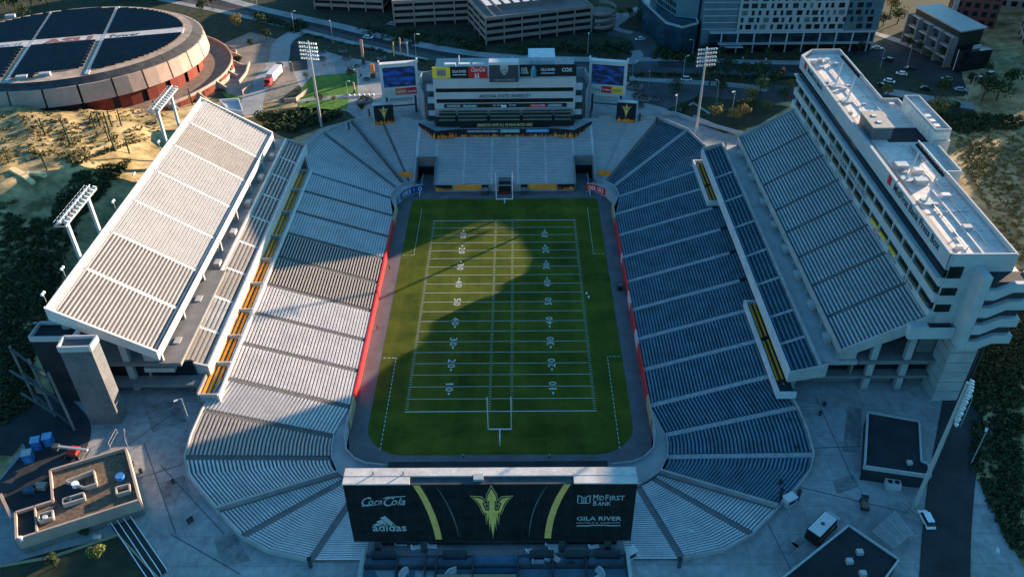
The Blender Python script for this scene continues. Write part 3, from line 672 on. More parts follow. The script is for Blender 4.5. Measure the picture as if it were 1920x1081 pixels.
# roof: penthouse, terrace, canopy
g = M(); g.box(115.2, 119.4, 4.5, 26.5, 29, 52.0); g.build('penthouse', c_roof, pb)
g = M(); g.wall([(115.3, 4.6), (115.3, 26.4), (119.3, 26.4), (119.3, 4.6), (115.3, 4.6)], .3, 52, 52.8); g.build('penthouse_parapet', c_panel, pb)
for y in (7, 10, 13): M().box(116.2, 117.6, y, y+1.6, 52, 52.5).build('skylight', c_white, pb)
M().box(104.5, 115, 6, 14.5, ZR+.01, ZR+.08).build('roof_terrace', c_roofd, pb)
g = M(); cx = 101.8; g.box(cx-1.6, cx+3.6, 7.5, 17.5, ZR, ZR+3.4); g.build('plant_room', mat('grey_cladding', (0.16, 0.15, 0.15), 0.6), pb)
M().box(cx-1.9, cx+3.9, 7.2, 17.8, ZR+3.4, ZR+3.7).build('plant_room_roof', mat('buff_roof', (0.42, 0.36, 0.30), 0.7), pb)
for y in (10, 14): M().box(cx+.2, cx+1.4, y, y+1.2, ZR+3.7, ZR+3.9).build('skylight', c_white, pb)
for (x, y, a, b, h) in ((100.2, 62, 2, 1.5, 1.3), (102.7, 63, 1.3, 1.3, 1.2), (105, 63, 1.3, 1.3, 1.2), (107, 60, 1.2, 1.2, 1.0), (99.6, 46, 1.6, 1.4, .8), (99.7, 24, 1.4, 1.4, .8), (107, 19, 1.5, 1.5, 1.0), (102, -9, 3, 2.4, 1.6), (105.5, -11, 2.0, 1.8, 1.2), (104, -16.5, 3, 2, 1.4), (107.5, -23, 2, 1.4, .9), (101.3, -45, 1.2, 1, .8), (103.5, 41, 1.6, 1.0, .8), (113.5, 29, 1.6, 1, .9)):
    M().box(x-a/2, x+a/2, y-b/2, y+b/2, ZR, ZR+h).build('roof_unit', c_white if (x+y) % 2 < 1 else c_steel, pb)
M().box(98.6, 100.1, YN+1, YF-1, ZR+.01, ZR+.06).build('roof_walkway', mat('buff_walkway', (0.42, 0.33, 0.26), 0.8, 0.1, 0.5), pb)
M().box(105.4, 105.7, YN+1, -20, ZR, ZR+.35).build('roof_curb', c_white, pb)

# ================================================================ LIGHT TOWERS
def lamp_heads(g, c, along, n, rows, step, rstep, r=.45, tilt=(0, 0, -1)):
    c = Vector(c); along = Vector(along).normalized(); up = Vector((0, 0, 1))
    for j in range(rows):
        for i in range(n):
            p = c+along*(i-(n-1)/2)*step+up*(j*rstep); q = p+Vector(tilt).normalized()*.55
            g.cyl(p, q, r*.5, r, 6)
m_lamp = mat('lamp_reflector', (0.55, 0.56, 0.55), 0.3, 0.1)
def frame_tower(x, ya, yb, zb, zt, label, face, leg_dx=0.0, w_=2.2, extra=2.0, group=None):
    t = thing('light_tower', label, 'light tower', (x, (ya+yb)/2, zb), group=group)
    for y in (ya, yb): M().box(x-.35+leg_dx, x+.35+leg_dx, y-.45, y+.45, zb, zt).build('leg', c_panel, t)
    g = M(); y0, y1 = ya-extra, yb+extra
    for dx in (-w_/2, w_/2): g.box(x+dx-.18, x+dx+.18, y0, y1, zt, zt+.4)
    k = int((y1-y0)/1.6)
    for i in range(k+1): y = y0+(y1-y0)*i/k; g.box(x-w_/2, x+w_/2, y-.1, y+.1, zt+.05, zt+.3)
    g.build('platform', c_steel, t)
    g = M()
    for i in range(k): 
        y = y0+(y1-y0)*(i+.5)/k
        for dx in (-w_*.3, w_*.35): g.cyl((x+dx, y, zt+1.2), (x+dx+face*.7, y, zt+.6), .3, .55, 7)
        g.cyl((x, y, zt+.3), (x, y, zt+1.5), .06, .06, 4)
    g.box(x-.08, x+.08, y0, y1, zt+1.2, zt+1.4); g.build('lamps', m_lamp, t)
    g = M(); g.wall([(x-w_/2-.1, y0), (x-w_/2-.1, y1)], .08, zt+1.1, zt+1.2); g.build('rail', c_steel, t)
    return t
frame_tower(-103.6, -27.5, -15.5, 12, 46.5, 'white twin leg light tower behind the middle of the sunlit grandstand', 1, 0, 2.6, 3)
frame_tower(-103.6, 35.5, 47.5, 12, 46.5, 'white twin leg light tower behind the sunlit grandstand, beside the round arena', 1, 0, 2.6, 3)
def roof_tower(yc, label, x=102.5):
    t = thing('rooftop_light_tower', label, 'light tower', (x, yc, ZR))
    for y in (yc-5.6, yc+5.6):
        lg = M().cyl((x-.8, y, ZR), (x+.3, y+.6, ZR+8), .28, .24, 8).build('leg', c_white, t)
        M().cyl((x-.8, y, ZR), (x-.8, y, ZR+.5), 1.7, 1.7, 16).build('base', c_steel, t)
    g = M(); 
    for dx, z in ((0, 8), (1.2, 8.6), (.2, 9.4)): g.box(x+dx-.12, x+dx+.12, yc-8, yc+8, ZR+z, ZR+z+.22)
    for i in range(9): y = yc-8+2*i; g.cyl((x+.1, y, ZR+8.1), (x+1.3, y, ZR+8.7), .07, .07, 4); g.cyl((x+.1, y, ZR+8.1), (x+.3, y, ZR+9.5), .07, .07, 4)
    g.build('truss', c_steel, t)
    g = M()
    for i in range(15): y = yc-7.6+i*1.08; g.cyl((x+.4, y, ZR+9.0), (x-.2, y, ZR+8.3), .22, .5, 7)
    g.build('lamps', c_black, t)
roof_tower(38, 'slim white frame of stadium lights on the roof end beside the street')
roof_tower(-20, 'slim white frame of stadium lights on the middle of the press box roof')
def pole_tower(x, y, zb, zt, label, rows=5, n=8, ry=0.0, head='bars', hw=3.6):
    t = thing('light_pole', label, 'light pole', (x, y, zb), ry)
    M().cyl((0, 0, 0), (0, 0, (zt-zb)*.55), .5, .42, 10).cyl((0, 0, (zt-zb)*.55), (0, 0, zt-zb), .4, .3, 10).build('pole', c_steel, t, world=False)
    h = zt-zb
    for k in range(rows):
        z = h-.4-k*1.45; g = M(); g.box(-hw, hw, -.55, -.35, z-.1, z+.1)
        b = g.build('crossbar', c_steel, t, world=False); g = M()
        for i in range(n): xx = -hw+.3+i*(2*hw-.6)/(n-1); g.cyl((xx, -.45, z), (xx, -1.0, z-.35), .22, .42, 6)
        g.build('lamps', m_lamp if head == 'bars' else c_dsteel, b, world=False)
    return t
pole_tower(71.8, 89, 10, 44, 'tall white light pole behind the shaded right far corner of the seating bowl', ry=math.radians(12))
p_ = P(603, 238, 10); pole_tower(p_.x, p_.y, 10, 44, 'tall white light pole standing left of the small video board above the lawn', ry=math.radians(-14))
t = pole_tower(87, -84.5, 10, 45.5, 'tall leaning light pole beside the dark flat roofed building at the bottom right', rows=7, n=4, ry=math.radians(62), hw=1.7)

# ================================================================ SOUTH STADIUM BUILDING (far end)
YS = 97.0
sb = thing('stadium_office_building', 'long low grey building with sponsor panels along its top above the far end stand', 'building', (0, 106, 10))
zz = lambda v: ZY(v, YS)
X1 = 26.6
M().box(-X1, X1, YS+.5, 117, 10, zz(146)).build('core', c_conc, sb)
m_face = mat('pale_cladding', (0.50, 0.47, 0.45), 0.6, 0.05, 0.2)
for a, b, nm in ((165, 147, 'facade_band'), (185, 172.5, 'facade_band'), (203, 192.5, 'facade_band')):
    M().box(-X1, X1, YS, YS+.6, zz(a), zz(b)).build(nm, m_face, sb)
for a, b in ((172.5, 165), (192.5, 185)):
    M().box(-X1+.8, X1-.8, YS+.25, YS+.7, zz(a), zz(b)).build('window_band', mat('smoked_glass', (0.02, 0.022, 0.015), 0.2, 0.3, .3), sb)
    for x in (-X1, X1-.8): M().box(x, x+.8, YS, YS+.6, zz(a), zz(b)).build('facade_end', m_face, sb)
def fs(body, x, v, W, H, mt, par, y=None, bold=0.02, dz=0, slant=0):   # lettering that faces the field from the far end
    g = M(); y = y or YS-.06; lettering(g, body, (x, y, ZY(v, y)+dz), (1, 0, 0), (0, 0, 1), W, H, 0.03, bold, slant); return g.build('lettering', mt, par)
fs('ARIZONA STATE UNIVERSITY', -9.6, 183.5, 19.5, 1.45, c_black, sb, bold=0.04)
# sponsor panels above the roof line
def panel(x0, x1, va, vb, mt, name='sign_panel', y=YS-.3, lab=None):
    o = M().box(x0, x1, y, y+.3, ZY(va, y), ZY(vb, y)).build(name, mt, sb)
    if lab: o['label'] = lab
    return o
p1 = panel(-X1, -20, 146, 125, c_yel, lab='yellow sponsor panel'); fs('ASU', -24.6, 140, 2.6, 1.6, MATS['red_brick'], p1, YS-.36)
M().box(-25, -21.6, YS-.34, YS-.3, ZY(142, YS), ZY(128, YS)).build('sign_plate', c_flesh, p1)
p2 = panel(-20, -13.2, 146, 125, c_black, lab='black sponsor panel'); fs('GILA RIVER', -19.2, 136, 5.2, 1.1, c_print, p2, YS-.36); M().box(-19.1, -14.1, YS-.36, YS-.3, ZY(139.5, YS), ZY(138.4, YS)).build('underline', c_print, p2)
p3 = panel(-13.2, -6.2, 146, 125, c_red, lab='red sponsor panel'); fs('Coca-Cola', -12.4, 134, 5.2, 1.7, c_print, p3, YS-.36, slant=.3)
for x in (-10.6, -9.6): M().cyl((x, YS-.4, ZY(145, YS)), (x, YS-.4, ZY(136, YS)), .35, .15, 8).build('bottle_mark', c_print, p3)
p4 = panel(5.7, 26.6, 144, 122, c_black, lab='long black sponsor panel')
fs('LIVE', 6.2, 131, 2.2, .8, c_print, p4, YS-.36); fs('YOUR', 6.2, 135, 2.4, .8, c_print, p4, YS-.36); fs('POWER', 6.2, 139, 2.8, .8, c_print, p4, YS-.36)
M().cyl((10.8, YS-.4, ZY(144, YS)), (10.8, YS-.4, ZY(130, YS)), 1.1, 1.1, 10).cyl((10.8, YS-.4, ZY(130, YS)), (10.8, YS-.4, ZY(123, YS)), 1.0, .4, 10).build('bottle_mark', mat('bottle_blue', (0.10, 0.28, 0.34), 0.4), p4)
fs('GILA RIVER', 13.5, 134, 5.2, 1.1, c_print, p4, YS-.36); M().box(13.6, 18.6, YS-.36, YS-.3, ZY(138, YS), ZY(136.8, YS)).build('underline', c_print, p4)
fs('COX', 21.2, 135.5, 3.9, 1.5, c_print, p4, YS-.36, bold=.06)
p5 = panel(-5.5, 5.2, 154, 122, mat('charcoal_panel', (0.05, 0.055, 0.065), 0.5), y=YS-2.2, lab='charcoal panel with a shield emblem')
M().box(-5.6, 5.3, YS-2.2, YS+1.6, ZY(122, YS-2.2), ZY(122, YS-2.2)+1.0).build('panel_hood', c_white, p5)
M().box(-5.5, 5.2, YS-1.9, YS+1.6, ZY(154, YS-2.2)+.1, ZY(122, YS-2.2)).build('panel_box', c_dsteel, p5)
yy = YS-2.25; oz = ZY(141, yy); g = M(); plate(g, [(0, -.5), (.28, -.25), (.42, .1), (.42, .5), (.15, .58), (0, .5), (-.15, .58), (-.42, .5), (-.42, .1), (-.28, -.25)], (0, yy, oz+1.9), (1, 0, 0), (0, 0, 1), 3.6, 3.8); g.build('shield_emblem', mat('silver_paint', (0.42, 0.43, 0.42), 0.4), p5)
fs('12', -.75, 137, 1.5, 1.5, c_dsteel, p5, YS-2.33); fs('NETWORKS', -3.9, 151.5, 7.8, .65, MATS['silver_paint'], p5, YS-2.28)
# sponsor strip, seats, black banner
g = panel(-23, 23.4, 201.5, 194.5, c_black, y=YS-.35, lab='narrow black sponsor strip')
for x0, x1, mt, tx in ((-22.5, -16.5, c_dsteel, 'SANDERSON'), (-16.2, -10.4, mat('teal_panel', (0.06, 0.16, 0.17), 0.5), 'Beatitudes'), (9.4, 15.6, c_red, 'Coca-Cola'), (15.9, 21.8, mat('slate_panel', (0.10, 0.16, 0.2), 0.5), 'SANDERSON')):
    q = M().box(x0, x1, YS-.42, YS-.35, ZY(201, YS), ZY(195, YS)).build('sign_panel', mt, sb); fs(tx, x0+.6, 200, (x1-x0)-1.2, .9, c_print, q, YS-.44, slant=.2)
fs('ASU 2019', -4.6, 198.8, 3.2, .6, c_print, sb, YS-.44); fs('HOME', 1.6, 198.8, 2.6, .6, c_print, sb, YS-.44)
for x in (-.9, .1): M().cyl((x, YS-.46, ZY(198, YS)), (x, YS-.40, ZY(198, YS)), .55, .55, 12).build('helmet_mark', c_print, sb)
y5 = [-25.5, -18.3, -6.2, 6.2, 18.3, 25.5]
ZS = zz(204)-0.2
for i in range(5):
    x0, x1 = y5[i]+.5, y5[i+1]-.5
    section(sb, [(x1, YS-4.4), (x0, YS-4.4)], [(x1, YS-.4), (x0, YS-.4)], ZS-3.0, ZS-.3, 3, c_dark, mat('bench_olive', (0.36, 0.34, 0.20), 0.6, 0.15, 1), (.35, .9), gap=0, name='seat_block')
M().box(-X1, X1, YS-4.5, YS+.5, ZS-3.6, ZS-3.05).build('terrace_slab', c_dark, sb)
yb = YS-4.6; zt_, zb_ = ZS-3.0, ZS-5.6
M().box(-26.2, 26.0, yb-.2, yb, zb_+1.0, zt_).build('black_banner', c_black, sb); M().box(-17, 17, yb-.25, yb-.2, zb_, zt_).build('black_banner', c_black, sb)
g = M(); lettering(g, 'ABANDON HOPE ALL YE WHO ENTER HERE', (-10.6, yb-.27, zt_-1.75), (1, 0, 0), (0, 0, 1), 21, 1.25, .03, .03); g.build('lettering', mat('pale_gold_print', (0.95, 0.65, 0.25), 0.5), sb)
for x in (-25, -16.8, 16.8, 25): M().box(x-.4, x+.4, YS-4.2, YS-3.4, 10, zb_+1).build('column', c_panel, sb)
M().box(-26, 26, YS-.5, YS+.5, 10, ZS-3.6).build('recess_wall', c_dark, sb)
# roof clutter and the curved yard behind
for x, w2 in ((-20, 4.2), (-14.8, 4.2), (-9.6, 4.2), (-4.4+.2, 0.1)): M().box(x-w2/2, x+w2/2, YS+.8, YS+2.4, zz(146), zz(122)+.2 if w2 > 1 else zz(146)+.2).build('roof_unit', c_white, sb)
M().box(9, 19, 103, 112, zz(146), zz(146)+5.5).build('roof_unit', mat('white_membrane', (0.6, 0.62, 0.62), 0.5), sb)
M().box(-24.3, -22.5, 98.6, 100.6, zz(146), zz(146)+3).build('roof_unit', c_steel, sb)
M().cyl((-17, 104, zz(146)), (-17, 104, zz(146)+6), .25, .2).build('mast', c_white, sb)
arc = [(-31, 101), (-34, 112), (-33.5, 122), (-20, 127.5), (-8, 129.5), (0, 130), (8, 129.5), (18, 128), (32, 125), (33.5, 114), (31, 101)]
g = M(); g.wall(arc, .5, 10, 22.5); g.build('curved_screen_wall', c_aisle, sb)
g = M(); g.prism([(-30.5, 101), (-33.6, 112), (-33, 121.6), (-20, 127), (0, 129.5), (18, 127.5), (31.6, 124.6), (33, 114), (30.5, 101)], 10.2, 18.5); g.build('rear_wing', c_conc2, sb)
for s in (-1, 1):
    g = M(); g.box(*sorted((s*(X1+.1), s*(X1+3))), YS+1, 110, 10, 19); g.build('side_stair_core', c_dark, sb)
    for z in (15, 20, 25): M().box(*sorted((s*(X1+.05), s*(X1+2.6))), YS+.5, YS+2, z, z+2).build('side_balcony', c_panel, sb)
# flame banners folded round the front of the terrace
def flames(g, x0, x1, fn, z0, h, seed, dens=1.2):        # ragged flame tongues on a vertical face; fn(x) -> point
    rnd = random.Random(seed); x = x0
    while x < x1:
        w_ = rnd.uniform(.5, 1.1); hh = h*rnd.uniform(.35, 1.0); a, b, c = fn(x), fn(min(x+w_, x1)), fn(min(x+w_*rnd.uniform(.2, .8), x1))
        k0 = g.k; g.k = rnd.choice((0, 0, 1, 2)); g.poly([a+Vector((0, 0, z0)), b+Vector((0, 0, z0)), c+Vector((0, 0, z0+hh))]); g.k = k0; x += w_*.6
m_fl = [mat('flame_orange', (0.95, 0.22, 0.02), 0.6, .1), mat('flame_yellow', (0.98, 0.50, 0.08), 0.6, .1), mat('flame_red', (0.6, 0.07, 0.02), 0.6, .1)]
yc = 88.0
arcp = [(-34, 98.5), (-33, 95.5), (-26, 88), (-18, yc+1.5), (18, yc+1.5), (26, 88), (33, 95.5), (34, 98.5)]
fb = thing('flame_banner', 'black folded banner with printed flames along the terrace edge under the grey building', 'banner', (0, yc, 11))
M().prism([(-33, 98.3), (-33, 95.7), (-26, 88.3), (-18, yc+1.8), (18, yc+1.8), (26, 88.3), (33, 95.7), (33, 98.3)], 9.0, 12.3).build('terrace_floor', c_conc, fb)
for i in range(1, 6):
    a, b = arcp[i], arcp[i+1]; z0, z1 = 9.9, 13.1
    g = M(); g.wall([a, b], .25, z0, z1); p = g.build('banner_panel', c_black, fb)
    A = Vector((*a, 0)); B = Vector((*b, 0)); d = (B-A); Ln = d.length; d.normalize(); nn = Vector((d.y, -d.x, 0))*.16
    g = M(); flames(g, 0.2, Ln-.2, lambda t: A+d*t+nn, z0+.05, 1.3 if i == 3 else 2.3, i*5); g.build('flames', m_fl, p)
fbp = (0, yc+1.5)
for x0, x1, mt, tx in ((-14.5, -3.2+1, c_dsteel, 'ROCKIN PROTEIN'), (-1.8, 5.6, mat('mint_panel', (0.15, 0.42, 0.36), 0.5), 'WALK FOR PROTEIN'), (8, 16.5, mat('sky_panel', (0.05, 0.35, 0.62), 0.5), 'Dignity Health')):
    q = M().box(x0, x1, yc+1.2, yc+1.35, 11.7, 13.0).build('sign_panel', mt, fb); g = M(); lettering(g, tx, (x0+.7, yc+1.17, 11.95), (1, 0, 0), (0, 0, 1), x1-x0-1.4, .8, .03, .02); g.build('lettering', c_print, q)
for s in (-1, 1):
    a, b = Vector((s*28.6, 90.9, 0)), Vector((s*20.6, 88.8, 0)); d = (b-a).normalized(); n_ = Vector((0, -1, 0))
    g = M(); pts = [Vector((s*27.5, 89.1, 9.6)), Vector((s*19, 88.8, 9.6)), Vector((s*27.5, 89.1, 12.9))]
    if s < 0: pts = pts
    i = len(g.v); g.v += [tuple(p) for p in pts]+[tuple(p+Vector((0, .3, 0))) for p in pts]; g.f += [(0, 1, 2), (5, 4, 3), (0, 3, 4, 1), (1, 4, 5, 2), (2, 5, 3, 0)]; g.mi += [0]*5
    q = g.build('corner_wing', c_black, fb)
    g = M(); 
    if s < 0: lettering(g, 'FEAR THE FORK', (-26.5, 88.95, 10.1), (1, 0, 0), (0, 0, 1), 3.4, .7, .06)
    else: plate(g, [(0, 1), (.22, .3), (.95, .3), (.36, -.12), (.6, -.8), (0, -.4), (-.6, -.8), (-.36, -.12), (-.95, .3), (-.22, .3)], (24.6, 88.85, 10.9), (1, 0, 0), (0, 0, 1), .9, .9, .06)
    g.build('emblem', MATS['pale_gold_print'], q)

TRI = [(0,-1.0),(.11,-.42),(.17,-.62),(.20,-.12),(.30,-.38),(.30,-.02),(.44,.02),(.62,.36),(.74,.50),(.98,.66),(.55,.60),(.36,.46),(.50,.42),(.36,.12),(.20,.10),(.14,.12),(.14,.52),(.26,.44),(.20,.72),(0,1.0)]
TRI = TRI+[(-x, y) for x, y in TRI[::-1][1:-1]]
def trident(parent, o, r, u, sx, sy, off=.06, names=('trident_emblem',)):
    import mathutils
    def tess(poly, k, off, mt, nm):
        bmv = [Vector((x*k, y*k if y < 0 else y*k, 0)) for x, y in poly]; tri = mathutils.geometry.tessellate_polygon([bmv])
        g = M(); o_ = Vector(o); r_ = Vector(r).normalized(); u_ = Vector(u).normalized(); n_ = r_.cross(u_)
        g.v = [tuple(o_+r_*(p.x*sx)+u_*(p.y*sy)+n_*off) for p in bmv]; g.f = [tuple(t) for t in tri]; g.mi = [0]*len(tri); g.build(nm, mt, parent)
    def grow(poly, d):
        n = len(poly); out = []; ar = sum(poly[i][0]*poly[(i+1) % n][1]-poly[(i+1) % n][0]*poly[i][1] for i in range(n)); sg = 1 if ar > 0 else -1
        for i in range(n):
            a, b, c = Vector(poly[i-1]), Vector(poly[i]), Vector(poly[(i+1) % n]); n1 = Vector(((b-a).y, -(b-a).x)).normalized()*sg; n2 = Vector(((c-b).y, -(c-b).x)).normalized()*sg
            m_ = (n1+n2); l = m_.length; m_ = m_/l if l > .3 else n1; k = min(1.8, 1/max(.4, (l/2))); out.append(tuple(b+m_*d*k))
        return out
    tess(grow(TRI, .085), 1, off, mat('emblem_outline', (0.75, 0.55, 0.22), 0.5), 'emblem_outline')
    tess(grow(TRI, .055), 1, off+.03, c_black, 'emblem_inline')
    tess(TRI, 1, off+.06, mat('emblem_gold', (0.95, 0.56, 0.13), 0.45, .12, 1), 'trident_emblem')

# ================================================================ VIDEO BOARDS OF THE FAR END
ms = bpy.data.materials.new('led_picture'); ms.use_nodes = True; n = ms.node_tree; b = n.nodes['Principled BSDF']; b.inputs['Roughness'].default_value = .3
ge = n.nodes.new('ShaderNodeNewGeometry'); no = n.nodes.new('ShaderNodeTexNoise'); no.inputs['Scale'].default_value = .28; no.inputs['Detail'].default_value = 3
mp = n.nodes.new('ShaderNodeMapping'); mp.inputs['Scale'].default_value = (1, 1, 2.4); n.links.new(ge.outputs['Position'], mp.inputs[0]); n.links.new(mp.outputs[0], no.inputs['Vector'])
r = n.nodes.new('ShaderNodeValToRGB'); r.color_ramp.elements[0].position = .45; r.color_ramp.elements[0].color = (.004, .012, .03, 1); r.color_ramp.elements[1].position = .8; r.color_ramp.elements[1].color = (.01, .07, .38, 1)
n.links.new(no.outputs[0], r.inputs[0]); n.links.new(r.outputs[0], b.inputs['Base Color']); n.links.new(r.outputs[0], b.inputs['Emission Color']); b.inputs['Emission Strength'].default_value = .12
def board(x, y, rz, label, logos, mir=1):
    t = thing('video_board', label, 'video board', (x, y, 10), rz)
    W, H0, H1 = 14.6, 7.4, 20.6
    g = M(); g.box(-W/2, W/2, 0, 1.6, H0, H1); g.build('cabinet', c_white, t, world=False)
    M().box(-W/2-.2, W/2+.2, -.5, 1.8, H1, H1+.45).build('cabinet_hood', c_white, t, world=False)
    sc_ = M().box(-W/2+1.1, W/2-1.1, -.12, 0, H0+4.1, H1-1.2).build('screen', ms, t, world=False)
    for x0, x1, mt, tx, tm in logos:
        q = M().box(x0, x1, -.1, 0, H0+.7, H0+3.4).build('sign_panel', mt, t, world=False)
        g = M(); lettering(g, tx, (x0+.4, -.12, H0+1.4), (1, 0, 0), (0, 0, 1), x1-x0-.8, 1.1, .03, .03, .1); g.build('lettering', tm, q, world=False)
    for s in (-1, 1):
        M().box(s*5.6-.4, s*5.6+.4, .3, 1.3, 0, H0).build('post', c_dsteel, t, world=False)
        M().box(s*W/2-.3, s*W/2+.3, -.3, 1.6, H1+.4, H1+1.4).build('corner_fin', c_white, t, world=False)
    M().box(-5.6, 5.6, .5, 1.1, 3.0, 3.5).build('crossbeam', c_dsteel, t, world=False)
    M().box(-4.5, 4.5, .6, 1.4, 5.2, 6.6).build('speaker_row', c_steel, t, world=False)
    return t
cream = mat('cream_panel', (0.55, 0.55, 0.45), 0.5)
board(-41, 110.3, math.radians(10), 'small white framed video board left of the long grey building', [(-6, -2.2, cream, 'hyatt', c_white), (-2, 2.2, mat('red_orange', (0.75, 0.12, 0.03), .5), 'STATE 48', c_print), (2.3, 6.3, mat('deep_red', (0.5, 0.02, 0.03), .5), 'Coca-Cola', c_print)])
board(39.8, 110.3, math.radians(-12), 'small white framed video board with yellow sign, right of the grey building', [(-6.3, -2.3, c_white, 'Chase', c_dsteel), (-2.2, 1.8, c_red, 'Fry Banner', c_print), (1.9, 6.2, c_yel, 'DESERT', MATS['teal_panel'])])
for s, lab in ((-1, 'black box banner with trident and flames below the left small video board'), (1, 'black box banner with trident and flames below the right small video board')):
    t = thing('trident_banner', lab, 'banner', (s*46.2, 97.2, 11.5), math.radians(-s*10))
    M().box(-3.7, 3.7, 0, 2.4, .3, 8.0).build('banner_box', [c_black], t, world=False)
    M().box(3.7 if s > 0 else -4.1, 4.1 if s > 0 else -3.7, .1, 2.4, .3, 8.2).build('side_panel', c_panel, t, world=False)
    M().box(-3.8, 3.8, .2, 2.5, 8.0, 8.25).build('top_cap', c_steel, t, world=False)
    bx = t; q = thing('x', 'x', 'x') if False else None
    g = M(); flames(g, -3.6, 3.6, lambda q_: Vector((q_, -.06, 0)), .35, 2.4, 3+s); flames(g, -3.6, 3.5, lambda q_: Vector((q_, -.10, 0)), .35, 1.4, 9+s); g.build('flames', m_fl, t, world=False)
    # trident in local coordinates
    W_ = wm(t); O_ = W_ @ Vector((0, -.05, 4.9)); Rr = (W_.to_3x3() @ Vector((1, 0, 0))); trident(t, O_, Rr, (0, 0, 1), 1.7, 2.6)

# ================================================================ BIG NORTH BOARD, seen from behind
nb = thing('main_scoreboard', 'huge black backed scoreboard with gold trident at the near end of the field', 'scoreboard', (-.7, -95.5, 10))
A0, A1, ZB, ZT, YF_ = -27.2, 26.0, 16.6, 33.0, -97.0
M().box(A0, A1, YF_, -94.2, ZB, ZT-.1).build('cabinet', c_dsteel, nb)
m_cap = mat('cap_sheet', (0.62, 0.56, 0.52), 0.6, 0.14, 0.5, fine=(2.5, .15))
M().box(A0-.15, A1+.15, -95.3, -93.4, ZT-.1, ZT+.25).build('roof_cap', m_cap, nb)
M().box(A0-.15, -15.2, YF_-.12, -95.3, ZT-.1, ZT+.2).build('roof_cap', m_cap, nb); M().box(14.6, A1+.15, YF_-.12, -95.3, ZT-.1, ZT+.2).build('roof_cap', m_cap, nb)
M().box(-15.2, 14.6, YF_-.05, -95.3, ZT-.8, ZT-.45).build('roof_gutter', c_conc2, nb)
M().box(-3.6, -1.8, -96.4, -95.0, ZT-.45, ZT+.5).build('roof_hatch', c_steel, nb)
for x in (-22, -16.5): M().cyl((x, -94.9, ZT+.2), (x, -94.9, ZT+.9), .12, .12, 6).build('vent', c_dsteel, nb)
skin = M().box(A0-.05, A1+.05, YF_-.12, YF_, ZB-.1, ZT-.12).build('banner_skin', mat('mesh_banner', (0.014, 0.016, 0.017), .6, .35, .35, spec=.25), nb)
for x in (A0+4, A0+13, A1-13, A1-4): M().box(x-.6, x+.6, -95.8, -94.6, 10, ZB).build('post', c_dsteel, nb)
for i in range(1, 18):
    x = A0+i*(A1-A0)/18; M().box(x-.04, x+.04, YF_-.135, YF_-.12, ZB-.1, ZT-.12).build('banner_seam', mat('seam_grey', (.035, .038, .04), .6), skin)
for z in (ZB+4, ZB+8, ZB+12): M().box(A0, A1, YF_-.132, YF_-.12, z-.03, z+.03).build('banner_seam', MATS['seam_grey'], skin)
def nbx(u, v): p = PY(u, v, YF_-.15); return p.x, p.z
def band(pix, wpx, mt, nm):
    c = [Vector(nbx(*p)) for p in pix]; g = M(); pr = None
    for i in range(len(c)):
        wd = wpx[i] if isinstance(wpx, list) else wpx; a = c[i]; cur = ((a.x-wd/2, a.y), (a.x+wd/2, a.y))
        if pr: g.poly([(pr[0][0], YF_-.16, pr[0][1]), (cur[0][0], YF_-.16, cur[0][1]), (cur[1][0], YF_-.16, cur[1][1]), (pr[1][0], YF_-.16, pr[1][1])])
        pr = cur
    g.build(nm, mt, skin)
def q3(pa, pb, pc, n=10): return [(pa[0]*(1-t)**2+2*pb[0]*t*(1-t)+pc[0]*t*t, pa[1]*(1-t)**2+2*pb[1]*t*(1-t)+pc[1]*t*t) for t in [i/n for i in range(n+1)]]
c_gb = mat('gold_stripe', (0.92, 0.50, 0.13), .5, .12, .8)
band(q3((780, 909), (812, 955), (823, 1010)), 1.25, c_gb, 'gold_stripe'); band(q3((1064, 907), (1030, 955), (1027, 1008)), 1.25, c_gb, 'gold_stripe')
c_gs = mat('grey_stripe', (0.10, 0.11, 0.11), .5)
band(q3((818, 912), (850, 955), (861, 1006)), [.1+.25*math.sin(math.pi*i/10) for i in range(11)], c_gs, 'grey_stripe'); band(q3((1026, 910), (994, 950), (992, 1006)), [.1+.25*math.sin(math.pi*i/10) for i in range(11)], c_gs, 'grey_stripe')
cx, cz = nbx(923, 960); c2x, c2z = nbx(923, 914); c3x, c3z = nbx(923, 1004)
trident(skin, (cx, YF_-.13, (c2z+c3z)/2), (1, 0, 0), (0, 0, 1), 3.55, (c2z-c3z)/2*.98, off=.03)
m_lg = mat('grey_print', (0.42, 0.44, 0.44), .6)
def nl(body, u0, v0, u1, v1, bold=.02, slant=0):
    x0, z0 = nbx(u0, v0); x1, z1 = nbx(u1, v1); g = M(); lettering(g, body, (x0, YF_-.14, z0), (1, 0, 0), (0, 0, 1), x1-x0, z1-z0, .03, bold, slant); return g.build('lettering', m_lg, skin)
nl('C', 675, 948, 688, 931, .03, .35); nl('oca', 689, 946, 714, 937, .03, .35); nl('C', 716, 948, 731, 931, .03, .35); nl('ola', 732, 946, 757, 932, .03, .35)
x0, z0 = nbx(678, 949); x1, z1 = nbx(716, 945); g = M(); g.poly([(x0, YF_-.17, z0), (x1, YF_-.17, z1), (x1, YF_-.17, z1+.25), (x0, YF_-.17, z0+.15)]); g.build('flourish', m_lg, skin)
x0, z0 = nbx(716, 935); x1, z1 = nbx(760, 930); g = M(); g.poly([(x0, YF_-.17, z0+.1), (x0+1, YF_-.17, z0+.3), (x1, YF_-.17, z1), (x1, YF_-.17, z1+.2), (x0+1, YF_-.17, z0+.7)]); g.build('flourish', m_lg, skin)
nl('adidas', 699, 995, 761, 981, .05)
for a, b in (((703, 983), (712, 983, 708, 977, 700, 981)),): pass
x0, z0 = nbx(703, 985); k = nbx(713, 985)[0]-x0
